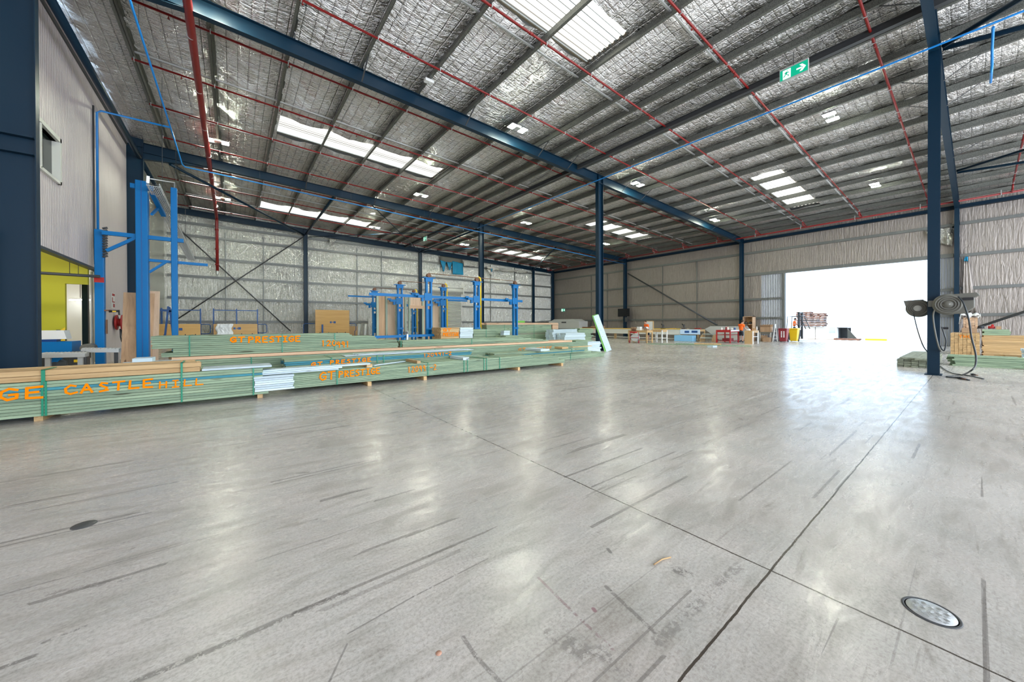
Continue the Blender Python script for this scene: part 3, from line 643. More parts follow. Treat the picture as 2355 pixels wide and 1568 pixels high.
sheet('wall_membrane', [at(1040, 600, Y=36.5), at(1065, 606, Y=36.5), at(1065, 632, Y=36.5), at(1041, 630, Y=36.5)], 'teal', 'torn teal membrane flap hanging high on the foil end wall, squarer piece', 'membrane')
sheet('wall_membrane', [at(1012, 598, Y=36.5), at(1026, 602, Y=36.5), at(1021, 625, Y=36.5), at(1019, 623, Y=36.5)], 'teal', 'pointed torn teal membrane flap high on the foil end wall', 'membrane')
sheet('wall_membrane', [at(1027, 602, Y=36.5), at(1040, 603, Y=36.5), at(1036, 620, Y=36.5), at(1033, 621, Y=36.5)], 'teal', 'small torn teal membrane flap between the two larger ones', 'membrane')
sheet('wall_membrane', [at(1128, 617, Y=36.5), at(1133, 618, Y=36.5), at(1131, 625, Y=36.5), at(1130, 625, Y=36.5)], 'teal', 'tiny teal membrane scrap right of the column among the posts', 'membrane', 3)
sheet('foil_flap', [at(1012, 588, Y=36.55), at(1063, 596, Y=36.55), at(1063, 608, Y=36.55), at(1012, 602, Y=36.55)], 'grey', 'grey building-paper strip above the torn teal membrane', 'membrane', 5, .02)
sheet('foil_flap', [at(1064, 598, Y=36.5), at(1100, 604, Y=36.5), at(1098, 614, Y=36.4), at(1066, 611, Y=36.5)], 'backfoil', 'crumpled foil hanging loose left of the post column', 'foil', 10, .15)
sheet('foil_flap', [at(1118, 612, Y=36.5), at(1215, 624, Y=36.5), at(1213, 629, Y=36.4), at(1120, 620, Y=36.5)], 'backfoil', 'long crumpled foil strip hanging loose under the end rafter', 'foil', 14, .15)
sheet('foil_flap', [at(1118, 618, Y=36.4), at(1128, 620, Y=36.4), at(1130, 634, Y=36.3), at(1127, 632, Y=36.4)], 'backfoil', 'narrow torn foil tail beside the small teal scrap', 'foil', 8, .12)
sheet('foil_flap', [at(757, 548, Y=36.5), at(775, 551, Y=36.5), at(768, 558, Y=36.3), at(758, 568, Y=36.4)], 'backfoil', 'bright torn foil corner right of the first end-wall column', 'foil', 8, .12)
sheet('foil_flap', [at(2125, 532, X=36.0), at(2194, 520, X=36.0), at(2190, 566, X=35.85), at(2160, 560, X=35.9)], 'backfoil', 'foil peeled away above the doorway beside the wall column', 'foil', 10, .2, (-1, 0, 0))
sheet('foil_flap', [at(2216, 594, X=36.0), at(2228, 592, X=36.0), at(2246, 722, X=35.9), at(2214, 716, X=35.9)], 'wallfoil', 'foil bunched down the wall beside the right-hand doorway column', 'foil', 8, .05, (-1, 0, 0))
sheet('wall_membrane', [at(2220, 590, X=35.9), at(2226, 590, X=35.9), at(2226, 601, X=35.9), at(2216, 600, X=35.9)], 'teal', 'teal membrane scrap caught beside the right-hand doorway column', 'membrane', 4, .05, (-1, 0, 0))
# black screen on the wall column
r = empty('wall_screen', (35.4, 24.8, 2.8), 'black flat screen mounted on a navy wall column', 'screen')
MB().box(35.36, 35.42, 24.02, 25.56, 2.34, 3.24).build('screen_panel', 'screen', r, .01)
w = MB(); w.box(35.42, 35.6, 24.7, 24.9, 2.6, 3.0); w.build('bracket', 'dark', r)
tag(MB().box(35.4, 35.56, 24.3, 24.62, 1.7, 2.25).build('switch_box', 'dark'), 'dark grey switch box below the black screen', 'switch box')
tag(MB().path([(35.5, 24.5, 1.7), (35.45, 24.35, 1.0), (35.5, 24.3, .1)], .03, 6).build('power_cable', 'black'), 'black cable dropping from the switch box', 'cable')
# ================================================================== TIMBER
def pack(label, x0, x1, y0, y1, z0, z1, nr, nc, m, straps=(), axis='X', jit=.02, left_steps=None, right_steps=None, group=None, name='timber_pack', endface='peach', blocks=()):
    """strapped bundle; boards run along axis; nr courses, nc boards per course"""
    r = empty(name, ((x0+x1)/2, (y0+y1)/2, z0), label, 'timber pack', group)
    hh = (z1-z0)/nr; rnd = random.Random(hash((round(x0*100), round(y0*100), nr)) & 0xffff)
    a0, a1, b0, b1 = (x0, x1, y0, y1) if axis == 'X' else (y0, y1, x0, x1)
    ww = (b1-b0)/nc
    mm = m if isinstance(m, (list, tuple)) else [m]
    for i in range(nr):
        ls = left_steps[i] if left_steps else 0; rs = right_steps[i] if right_steps else 0
        mi = mm[i % len(mm)] if len(mm) != nr else mm[i]
        for j in range(nc):
            s_, e_ = a0+ls+rnd.uniform(-jit, jit), a1-rs+rnd.uniform(-jit, jit)
            g_ = .004; of = rnd.uniform(-.004, .004) if j in (0, nc-1) else 0
            w = MB()
            if axis == 'X': w.box(s_, e_, b0+j*ww+g_+of, b0+(j+1)*ww-g_+of, z0+i*hh+.002, z0+(i+1)*hh-.004)
            else: w.box(b0+j*ww+g_+of, b0+(j+1)*ww-g_+of, s_, e_, z0+i*hh+.002, z0+(i+1)*hh-.0025)
            w.build('board', mi+axis, r)
    for s in straps:
        w = MB(); t = .005; k = .012
        if axis == 'X':
            w.box(s-k, s+k, y0-t-.006, y0-.006, z0, z1+t); w.box(s-k, s+k, y0-t-.006, y1+t+.006, z1, z1+t); w.box(s-k, s+k, y1+.006, y1+.006+t, z0, z1+t)
        else:
            w.box(x0-t-.006, x0-.006, s-k, s+k, z0, z1+t); w.box(x0-t-.006, x1+t+.006, s-k, s+k, z1, z1+t); w.box(x1+.006, x1+.006+t, s-k, s+k, z0, z1+t)
        w.build('strap', 'strap', r)
    return r
def bearer(x, y0, y1, h, label, w_=.09, m='pineY'): return tag(MB().box(x-w_/2, x+w_/2, y0, y1, 0, h).build('timber_bearer', m), label, 'timber block', 'timber blocks under the front packs')
# stroke lettering sprayed on the packs
GL = {'G': [[(.9, .85), (.5, 1), (.12, .75), (.05, .35), (.4, .02), (.85, .15), (.88, .48), (.5, .45)]], 'T': [[(0, .95), (1, 1)], [(.5, .97), (.45, 0)]], 'P': [[(.1, 0), (.12, 1), (.7, .95), (.8, .65), (.15, .48)]],
      'R': [[(.1, 0), (.12, 1), (.7, .95), (.75, .65), (.15, .5), (.85, 0)]], 'E': [[(.9, 1), (.12, .95), (.1, .05), (.9, 0)], [(.1, .52), (.7, .54)]], 'S': [[(.85, .9), (.4, 1), (.15, .75), (.7, .45), (.8, .15), (.4, 0), (.1, .1)]],
      'I': [[(.2, 1), (.8, 1)], [(.5, 1), (.5, 0)], [(.15, 0), (.85, 0)]], '1': [[(.35, .85), (.5, 1), (.5, 0)]], '2': [[(.1, .8), (.5, 1), (.85, .75), (.1, .02), (.95, .05)]], '0': [[(.5, 1), (.1, .7), (.12, .25), (.5, 0), (.88, .3), (.85, .75), (.5, 1)]],
      '9': [[(.8, .7), (.5, .5), (.15, .7), (.45, 1), (.8, .8), (.75, 0)]], '-': [[(.1, .5), (.9, .5)]], 'C': [[(.9, .85), (.5, 1), (.1, .65), (.15, .2), (.5, 0), (1, .15)]], 'A': [[(0, 0), (.45, 1), (.9, 0)], [(.2, .35), (.75, .35)]],
      'L': [[(.2, 1), (.12, .05), (.95, .05)]], 'H': [[(.15, 1), (.12, 0)], [(.85, .95), (.82, 0)], [(.15, .5), (.85, .5)]], 's': [[(.85, .9), (.4, 1), (.25, .75), (.8, .4), (.7, .1), (.2, 0), (.9, .12)]], ' ': [], 'N': [[(.1, 0), (.1, 1), (.85, 0), (.85, 1)]], 'O': [[(.5, 1), (.1, .7), (.12, .25), (.5, 0), (.88, .3), (.85, .75), (.5, 1)]], 'D': [[(.1, 0), (.1, 1), (.6, .95), (.9, .5), (.6, .05), (.1, 0)]], 'B': [[(.1, 0), (.1, 1), (.7, .9), (.6, .55), (.1, .5)], [(.6, .52), (.85, .25), (.6, 0), (.1, 0)]]}
cnt = [0]
def lettering(parent, text, o, ux, uz, cw, ch, lw, gap=.18, m='spray', name='sprayed_lettering'):
    o, ux, uz = Vector(o), Vector(ux).normalized(), Vector(uz).normalized(); n = ux.cross(uz).normalized(); w = MB(); x = 0
    for chh in text:
        for st in GL.get(chh, []):
            P = [o+ux*(x+a*cw)+uz*(b*ch)+n*.006 for a, b in st]
            for p, q in zip(P, P[1:]):
                d = (q-p).normalized(); cnt[0] += 1; kk = n*(.0005*(cnt[0] % 12)); p2 = p-d*lw*.3+kk; q2 = q+d*lw*.3+kk; s_ = n.cross(d).normalized()*lw/2
                w.add([p2-s_, q2-s_, q2+s_, p2+s_, p2-s_+n*.002, q2-s_+n*.002, q2+s_+n*.002, p2+s_+n*.002], [(4, 5, 6, 7), (0, 1, 5, 4), (2, 3, 7, 6)])
        x += cw*(1+gap) if chh != ' ' else cw*.8
    return w.build(name, m, parent)
gp = 'strapped packs of treated timber on the floor'
# --- front row
p1 = pack('front-left green timber pack sprayed GE CASTLE HILL', -3.7, .55, 8.93, 9.72, .085, .625, 11, 7, ['treated']*7+['treated', 'tealb', 'treated', 'treated'], [at(106, 930, Y=8.93).x, at(98, 930, Y=8.93).x, at(418, 900, Y=8.93).x, at(583, 905, Y=8.93).x], right_steps=[.0, 0, .1, .0, 0, .05, .1, .1, .1, .1, .1], group=gp)
lettering(p1, 'GE', at(-2, 922, Y=8.93), (1, 0, .012), (0, 0, 1), .19, .17, .035, .25)
lettering(p1, 'CAsTLE', at(148, 907, Y=8.93), (1, 0, .012), (0, 0, 1), .135, .14, .03, .31)
lettering(p1, 'HILL', at(365, 893, Y=8.93), (1, 0, .012), (0, 0, 1), .12, .12, .022, .35)
pack('pale raw pine boards lying on top of the front-left pack', -3.65, at(455, 850, Y=8.93).x, 8.94, 9.35, .63, .80, 2, 3, 'pine', [], group='loose boards on the timber packs', jit=.05)
tag(MB().box(-3.7, -1.72, 9.36, 9.56, .63, .79).build('timber_board', 'pineX'), 'thick raw pine board behind the strapped pale boards, front-left', 'timber board', 'loose boards on the timber packs')
tag(MB().box(-3.7, -.62, 9.58, 9.72, .63, .80).build('timber_board', 'pineX'), 'rearmost raw pine board on the front-left pack', 'timber board', 'loose boards on the timber packs')
w = MB(); s = at(100, 880, Y=8.93).x; w.box(s-.02, s+.02, 8.915, 8.925, .62, .81); w.box(s-.02, s+.02, 8.915, 9.4, .803, .81); tag(w.build('strap_end', 'strap'), 'green strap bound over the pale pine boards', 'strap', 'straps over the pale boards')
w = MB(); s = at(418, 850, Y=8.93).x; w.box(s-.015, s+.015, 8.915, 8.925, .62, .81); w.box(s-.015, s+.015, 8.915, 9.4, .803, .81); tag(w.build('strap_end', 'strap'), 'green strap near the cut ends of the pale pine boards', 'strap', 'straps over the pale boards')
tag(MB().box(-.48, .62, 8.95, 9.5, .63, .665).build('timber_board', 'primedX'), 'flat pale board lying behind the cut ends of the pine boards', 'timber board', 'loose boards on the timber packs')
pack('small pack of pale blue primed boards at the end of the front-left pack', .32, 1.0, 8.88, 9.12, .145, .45, 7, 1, 'primed', [], jit=.015, group='pale blue primed boards')
pack('stepped pale primed boards lying above the small blue pack', .34, 2.6, 9.0, 9.3, .46, .565, 3, 2, 'primed', [], left_steps=[0, .02, .04], right_steps=[.7, .6, 0], group='pale blue primed boards')
p2 = pack('front green timber pack sprayed GT PRESTIGE 120991-2', 1.0, 9.5, 9.15, 9.95, .10, .455, 9, 8, 'treated', [at(775, 860, Y=9.15).x, at(984, 850, Y=9.15).x, at(1067, 840, Y=9.15).x, at(1075, 840, Y=9.15).x, at(1113, 838, Y=9.15).x, at(1119, 838, Y=9.15).x, at(1149, 836, Y=9.15).x], right_steps=[0, 0, 0, .3, .3, .4, .5, 1.5, 1.6], group=gp)
lettering(p2, 'GT', at(735, 875, Y=9.15), (1, 0, .03), (0, 0, 1), .145, .18, .03, .2)
lettering(p2, 'PRESTIGE', at(779, 868, Y=9.15), (1, 0, .02), (0, 0, 1), .105, .14, .026, .16)
lettering(p2, '120991-2', at(937, 857, Y=9.15), (1, 0, .02), (0, 0, 1), .085, .15, .018, .25)
for x, lb in ((-2.43, 'under the left end of the front-left pack'), (.42, 'under the right end of the front-left pack'), (2.62, 'under the pack sprayed GT PRESTIGE'), (4.07, 'right of the floor joint under the front pack'), (7.31, 'near the stepped end of the front pack'), (9.3, 'under the far end of the front pack')):
    bearer(x, 9.0 if x < 1 else 9.08, 9.75, .083 if x < 1 else .098, 'short raw pine bearer '+lb)
# --- offcut bearers and laths on top of the front pack
tag(MB().box(2.55, 2.68, 9.06, 9.8, .458, .53).build('timber_block', 'pineY'), 'raw pine block lying across the front pack left of the middle', 'timber block', 'timber blocks on the front pack')
tag(MB().box(3.85, 3.95, 9.1, 9.9, .458, .525).build('timber_block', 'pineY'), 'raw pine block lying across the front pack near the middle', 'timber block', 'timber blocks on the front pack')
tag(MB().box(5.25, 5.45, 9.1, 9.9, .458, .535).build('timber_block', 'primedY'), 'white painted block lying across the front pack', 'timber block', 'timber blocks on the front pack')
tag(MB().beam((2.75, 9.25, .475), (3.75, 9.75, .475), .10, .02).build('timber_board', 'primedX'), 'thin pale lath slanting over the front pack', 'timber board', 'loose boards on the timber packs')
# --- second row (middle)
p3 = pack('middle green timber pack with teal band, sprayed GT PRESTIGE and 120991-2', .95, 6.5, 10.02, 10.95, 0, .66, 14, 6, ['treated']*9+['treated', 'treated', 'tealb', 'tealb', 'treated'], [at(868, 823, Y=10).x, at(883, 823, Y=10).x, at(763, 835, Y=10).x], right_steps=[0]*10+[.2, .4, .4, .5], group=gp)
lettering(p3, 'GT', at(716, 842, Y=10.02), (1, 0, .03), (0, 0, 1), .10, .085, .026, .4)
lettering(p3, 'PRESTIGE', at(759, 838, Y=10.02), (1, 0, .02), (0, 0, 1), .10, .095, .025, .3)
lettering(p3, '120991-2', at(973, 821, Y=10.02), (1, 0, .02), (0, 0, 1), .10, .10, .018, .2)
pack('pale blue primed boards slanting across the top of the middle pack', 2.3, 6.4, 10.05, 10.5, .665, .705, 2, 3, 'primed', [], left_steps=[0, .3], right_steps=[.2, .5], group='pale blue primed boards')
p5 = pack('low green timber pack whose boards run on past the leaning-board column', 6.6, 13.55, 10.55, 11.3, 0, .30, 4, 7, 'treated', [at(1274, 815, Y=10.55).x, at(1312, 812, Y=10.55).x], right_steps=[0, 0, .15, .9], group=gp)
pack('teal and green boards stacked on the low pack near its far end', 7.2, 12.2, 10.3, 10.9, .305, .47, 4, 5, ['treated', 'tealb', 'treated', 'treated'], [at(1315, 806, Y=10.3).x], right_steps=[0, .3, .5, .9], group=gp)
tag(MB().box(9.1, 9.55, 10.0, 10.9, .475, .555).build('timber_block', 'primedY'), 'white block lying across the boards below the sprayed Prestige mark', 'timber block', 'timber blocks on the front pack')
tag(MB().box(10.6, 10.95, 10.35, 10.8, .48, .55).build('timber_block', 'pineY'), 'small raw pine block on the boards under the sprayed Prestige mark', 'timber block', 'timber blocks on the front pack')
tag(MB().box(11.6, 12.9, 10.7, 10.85, .48, .51).build('timber_board', 'pineX'), 'short raw pine lath on the stacked boards near the leaning-board column', 'timber board', 'loose boards on the timber packs')
# --- third row
p6 = pack('long green timber pack topped by raw boards, ending near the leaning-board column', -1.1, 13.55, 11.5, 12.5, 0, .66, 12, 6, 'treated', [at(578, 825, Y=11.5).x, at(1000, 802, Y=11.5).x], left_steps=[0, 0, 0, .1, .1, .1, 0, 0, .15, .2, 0, 0], group=gp)
lettering(p6, 'GT', at(1192, 809, Y=11.5), (1, 0, .03), (0, 0, 1), .17, .14, .022, .3, name='sprayed_lettering')
lettering(p6, 'PRESTIGE', at(1208, 809, Y=11.5), (1, 0, .03), (0, 0, 1), .17, .13, .02, .15)
pack('course of raw pinkish boards on the long green pack', -1.2, 12.4, 11.49, 12.4, .665, .745, 1, 5, 'peach', [], jit=.12, group='loose boards on the timber packs')
pack('square-cut green boards at the far end of the long pack', 12.62, 13.75, 11.45, 12.4, .665, .72, 1, 4, 'treated', [], jit=.05, group='loose boards on the timber packs')
pack('pale blue primed board ends beside the leaning-board column', 13.85, 15.0, 11.9, 12.5, 0, .60, 8, 3, 'primed', [], jit=.09, group='pale blue primed boards')
p4 = pack('upper green timber pack sprayed GT PRESTIGE 120 991', -1.5, 2.75, 11.58, 12.5, .75, 1.245, 10, 6, 'treated', [at(436, 800, Y=11.58).x, at(649, 798, Y=11.58).x, at(770, 795, Y=11.58).x], left_steps=[.18, .18, .35, .35, 0, 0, 0, 0, 0, 0], right_steps=[-1.5, -1.5, -1.5, -1.5, -1.45, -.8, -.8, -.75, -.1, .0], group=gp)
lettering(p4, 'GT', at(530, 787, Y=11.58), (1, 0, .0), (0, 0, 1), .125, .13, .036, .3)
lettering(p4, 'PRESTIGE', at(571, 788, Y=11.58), (1, 0, .0), (0, 0, 1), .125, .15, .034, .2)
lettering(p4, '120', at(738, 796, Y=11.58), (1, 0, .0), (0, 0, 1), .12, .16, .026, .2)
lettering(p4, '991', at(774, 799, Y=11.58), (1, 0, .0), (0, 0, 1), .105, .17, .026, .2)
pack('lower run of green boards continuing right from the upper pack', 4.4, 11.0, 11.6, 12.4, .75, .955, 4, 5, 'treated', [at(922, 785, Y=11.6).x, at(1085, 783, Y=11.6).x], right_steps=[0, .3, 1.0, 1.4], group=gp)
tz = at(300, 839, Y=10.3).z; tx0, tx1 = at(277, 838, Y=10.3).x, at(350, 838, Y=10.3).x
tag(MB().box(at(304, 838, Y=10.3).x, tx1, 10.3, 10.7, tz+.042, tz+.12).build('timber_board', 'primedX'), 'short stack of pale trim boards in front of the thick blue post', 'timber board', 'loose boards on the timber packs')
tag(MB().box(tx0, tx1+.4, 10.25, 10.6, tz+.002, tz+.04).build('timber_board', 'primedX'), 'long pale trim board in front of the thick blue post', 'timber board', 'loose boards on the timber packs')
tz = at(300, 839, Y=10.3).z; tx0, tx1 = at(277, 838, Y=10.3).x, at(350, 838, Y=10.3).x
pack('low green pack carrying the pale trim boards behind the front-left pack', tx0-.1, tx1+.3, 10.15, 10.9, .0, tz, 8, 4, 'treated', [], group=gp)
# --- far stacks beyond the long pack
def farpack(label, l, r_, top, bot, Y, depth, nr, nc, m, straps=(), **k):
    a = at(l, top, Y=Y); b = at(r_, bot, Y=Y); return pack(label, a.x, b.x, Y, Y+depth, max(0, b.z), a.z, nr, nc, m, straps, **k)
q = pack('stack of raw board ends sprayed orange, left of the white boards', at(1014, 770, Y=16).x, at(1056, 770, Y=16).x, 16, 17, 0, at(1030, 753, Y=16).z, 18, 5, 'pine', [], jit=.02, axis='X', group='timber stacks around the lifting posts')
lettering(q, 'GT', at(1019, 762, Y=16), (1, 0, 0), (0, 0, 1), .2, .13, .04); lettering(q, 'PRESTIGE', at(1019, 773, Y=16), (1, 0, 0), (0, 0, 1), .095, .16, .036)
pack('white primed boards between the orange-sprayed ends and green boards', at(1058, 770, Y=16).x, at(1088, 770, Y=16).x, 16, 17, 0, at(1070, 753, Y=16).z, 12, 4, ['primed', 'primed', 'primed', 'primed', 'primed', 'treated', 'treated', 'primed', 'primed', 'primed', 'primed', 'primed'], [], group='pale blue primed boards')
pack('stepped green pack behind the long pack, right of the white boards', at(1089, 770, Y=16).x, at(1175, 770, Y=16).x, 16.0, 17, 0, at(1110, 757, Y=16).z, 10, 4, 'treated', [at(1118, 760, Y=16).x], right_steps=[-1, -1, -.8, -.6, -.3, 0, 0, .2, .9, 1.0], group=gp)
pack('low stepped green pack running toward the far blue boards', at(1150, 780, Y=15).x, at(1245, 780, Y=15).x, 14.5, 15.4, 0, at(1200, 770, Y=15).z, 7, 4, 'treated', [], right_steps=[-1, -.5, 0, .3, .8, 1.6, 2.0], group=gp)
pack('small pale primed boards on the stepped green pack', at(1146, 765, Y=16).x, at(1160, 765, Y=16).x, 15.5, 15.8, .0, 1.15, 9, 2, 'primed', [], group='pale blue primed boards')
big = pack('tall dark green timber stack behind the lifting posts with raw boards on top', at(1120, 770, Y=20.5).x, at(1268, 770, Y=20.5).x, 20.5, 22, 0, 1.45, 12, 4, ['treated']*6+['oldtreated']+['treated']*5, [at(1160, 760, Y=20.5).x, at(1228, 760, Y=20.5).x], group=gp)
pack('raw pine boards capping the tall dark green stack', at(1118, 770, Y=20.4).x, at(1284, 770, Y=20.4).x, 20.4, 22, 1.46, 1.60, 2, 5, 'peach', [], jit=.25, group='loose boards on the timber packs')
pack('raw board ends closing the right side of the tall dark green stack', at(1268, 770, Y=20.5).x+.1, at(1284, 770, Y=20.5).x, 20.5, 21.9, 0, 1.45, 12, 3, 'peach', [], jit=.03, group='timber stacks around the lifting posts')
farx = [(1272, 1316, 758, 800, 18.6, 'left'), (1286, 1328, 757, 800, 19.5, 'middle, highest'), (1300, 1346, 766, 800, 17.7, 'right, longest')]
for l, r_, t, b_, Y, nm in farx: farpack(f'pale blue primed board stack before the leaning-board column, {nm}', l, r_, t, b_, Y, .8, 6, 3, 'primed', group='pale blue primed boards', jit=.08)
farpack('weathered green boards laid on the floor left of the leaning-board column', 1332, 1362, 755, 790, 19.8, .8, 8, 3, 'treated', group=gp, jit=.2)
# green offcut tray on top of far stack
tag(MB().box(at(1188, 735, Y=21).x, at(1205, 735, Y=21).x, 20.9, 21.2, 1.61, 1.75).build('offcut_tray', 'foamgreen'), 'small green and white tray on the raw boards behind the right lifting post', 'tray')
# leaning board
r = empty('leaning_board', (16.0, 12.3, 0), 'pale green-edged board leaning on the navy column', 'board')
a, b = Vector((16.12, 12.22, .03)), Vector((15.66, 12.74, 1.97))
MB().beam(a, b, .30, .045, (-.6, -.8, .1)).build('face_board', 'primedX', r); MB().beam(a+Vector((-.07, .06, 0)), b+Vector((-.03, .05, .02)), .31, .02, (-.6, -.8, .1)).build('edge_board', 'foamgreen', r)
# boards lying on the floor before the benches
A_, B_ = at(1488, 791, Z=0), at(1726, 796, Z=0); D_ = (B_-A_); N_ = Vector((D_.y, -D_.x, 0)).normalized()
if N_.x > 0: N_ = -N_
for t0, t1, off, z_, w_, h_, mm, lb in ((0, .93, 0, .03, .14, .05, 'treatedX', 'long thin green board on the floor before the benches, reaching farthest'), (.05, .99, .2, .03, .13, .05, 'treatedX', 'longest green board on the floor before the benches'),
      (.30, .48, .02, .085, .13, .05, 'treatedX', 'short green board on top of the floor boards'), (.485, .74, .02, .10, .2, .085, 'pineX', 'raw pine board on top of the floor boards'), (.72, 1.0, .36, .03, .12, .05, 'treatedX', 'green board nearest the camera on the floor before the benches')):
    tag(MB().beam(A_+D_*t0+N_*off+Vector((0, 0, z_)), A_+D_*t1+N_*off+Vector((0, 0, z_)), w_, h_).build('timber_board', mm), lb, 'timber board', 'boards on the floor by the benches')
c_ = at(1635, 798, Z=.0); tag(MB().box(c_.x-.3, c_.x+.3, c_.y-.25, c_.y+.1, 0, .1).build('timber_block', 'primedX'), 'white block under the boards on the floor before the benches', 'timber block')
# --- right-hand stacks behind the hose-reel column
gr = 'timber stacks behind the hose-reel column'
pack('weathered green planks lying lengthwise left of the hose-reel column', 18.1, 23.0, .85, 1.68, .0, .26, 4, 5, 'oldtreated', [], jit=.06, group=gr)
pack('two wide weathered boards lying on the planks left of the hose-reel column', 18.0, 22.4, .9, 1.62, .263, .33, 1, 2, 'oldtreated', [], jit=.2, group=gr)
pack('green planks lying crosswise right of the hose-reel column', 19.95, 20.9, -.95, .55, .0, .30, 5, 5, 'treated', [], axis='Y', jit=.12, group=gr)
pack('long pale boards spread on the crosswise green planks', 20.0, 20.9, -.9, .35, .305, .35, 1, 3, 'treated', [], axis='Y', jit=.3, group=gr)
q = pack('large raw pine pack with end grain showing, sprayed orange', 26.8, 29.5, -.10, .75, .0, 1.02, 14, 7, 'pine', [], jit=.02, group=gr)
lettering(q, 'THO', (26.78, .50, .80), (0, -1, 0), (0, 0, 1), .11, .13, .018)
pack('long raw pine pack seen from its side at the right edge', 26.9, 27.9, -6, -.18, .0, .93, 13, 7, 'pine', [], axis='Y', jit=.03, group=gr)
pack('dark offcut pack standing on the large raw pine pack', 26.95, 27.45, -.04, .38, 1.275, 1.75, 8, 5, ['mdfX' if False else 'peach'], [], jit=.03, group=gr)
tag(MB().box(26.85, 27.5, -.02, .42, 1.03, 1.27).build('cardboard_box', 'card'), 'flat cardboard box on the raw pine pack under the dark offcuts', 'box')
pack('green boards lying on the side-on raw pine pack', 26.95, 27.5, -.9, -.2, .935, 1.2, 3, 4, 'treated', [], axis='Y', jit=.04, group=gr)
pack('slanting green and pale planks at the right edge of the photo', 22.3, 23.2, -4, -1.15, .0, .55, 6, 4, 'primed', [], axis='Y', jit=.15, group=gr)
pack('low raw boards in front of the side-on pine pack', 23.6, 24.6, -4.5, -.62, .0, .26, 3, 5, 'pine', [], axis='Y', jit=.2, group=gr)
for i, (y, z, m_, nm, lb) in enumerate(((-.12, 1.22, 'rubber', 'cable_coil', 'coil of dark cable on the green boards'), (-.42, 1.22, 'red2', 'power_tool', 'small red power tool on the green boards'), (-.6, 1.22, 'card', 'wood_offcut', 'small brown block on the green boards'))):
    w = MB()
    if i == 0:
        for k in range(4): w.path([(27.2+.13*math.cos(t), y+.1*math.sin(t), z+.03+.03*k) for t in [2*PI*j/14 for j in range(15)]], .018, 6)
    elif i == 1: w.tube((27.2, y-.1, z+.07), (27.2, y+.1, z+.07), .06, 10); w.beam((27.2, y, z+.07), (27.15, y-.03, z+.2), .05, .06)
    else: w.box(27.1, 27.3, y-.08, y+.06, z-.02, z+.12)
    tag(w.build(nm, m_), lb, {'cable_coil': 'cable', 'power_tool': 'tool', 'wood_offcut': 'block'}[nm])
# white plastic wrap over the offcut pack
w = MB(); rnd = random.Random(3); vs = []; n = 9
for i in range(n+1):
    for j in range(n+1):
        vs.append((26.82+.6*j/n, .50-.62*i/n, 1.78+.16*math.sin(i*1.1)*math.sin(j*.8)+rnd.uniform(0, .09)-(.35 if i == 0 else 0)))
w.add(vs, [(i*(n+1)+j, (i+1)*(n+1)+j, (i+1)*(n+1)+j+1, i*(n+1)+j+1) for i in range(n) for j in range(n)], True)
o = w.build('plastic_wrap', 'wrap'); s_ = o.modifiers.new('s', 'SOLIDIFY'); s_.thickness = .006; tag(o, 'crumpled clear plastic wrap thrown over the dark offcut pack', 'plastic wrap')
# ================================================================== BLUE GANTRY BY THE PANELLED WALL
r = empty('lifting_gantry', (-2.6, 18.6, 0), 'tall bright blue steel gantry beside the panelled wall', 'gantry')
def post(x0, x1, y, d, z1, name='post', m='blue', par=None): return MB().box(x0, x1, y-d/2, y+d/2, 0, z1).build(name, m, par or r, .02)
post(-2.77, -2.45, 18.6, .34, 6.72, 'thick_post'); post(-1.85, -1.67, 18.6, .18, 6.68, 'thin_post')
w = MB(); w.box(-2.62, -2.60, 18.42, 18.435, 0, 6.7); w.build('post_seam', 'dkblue', r)
MB().beam((-2.9, 18.55, 6.5), (-2.3, 18.55, 6.5), .12, .16).build('top_crossarm', 'blue', r)
MB().beam((-3.6, 18.6, 4.72), (-2.7, 18.6, 4.72), .12, .14).build('side_beam', 'blue', r); MB().beam((-2.46, 18.6, 4.72), (-1.5, 18.6, 4.72), .12, .14).build('linking_beam', 'blue', r)
MB().beam((-3.5, 18.6, 4.1), (-2.75, 18.6, 4.68), .10, .10).build('side_brace', 'blue', r)
MB().beam((-2.46, 18.7, 3.9), (-.8, 18.7, 3.88), .10, .10).build('lower_arm', 'blue', r); MB().beam((-2.46, 18.7, 3.45), (-2.0, 18.7, 3.88), .08, .08).build('lower_arm_brace', 'blue', r)
MB().beam((-2.35, 18.6, 6.35), (-2.2, 20.0, 5.9), .14, .1).build('tray_arm', 'blue', r); MB().beam((-2.38, 18.7, 5.6), (-2.3, 19.5, 6.05), .07, .07).build('tray_arm_brace', 'blue', r)
post(-3.83, -3.6, 18.9, .22, 4.86, 'wall_post')
MB().box(-3.835, -3.595, 18.785, 18.79, 3.0, 3.18).build('red_band', 'red2', r)
w = MB()
for z in [3.9+.09*i for i in range(12)]: w.tube((-3.62, 18.76, z), (-3.50, 18.76, z+.05), .035, 6)
w.build('coiled_cable', 'dark', r)
w = MB(); w.box(-3.6, -3.45, 18.78, 18.95, 2.0, 2.05); w.box(-3.57, -3.54, 18.8, 18.9, 1.2, 1.7); w.build('air_fitting', 'rust', r)
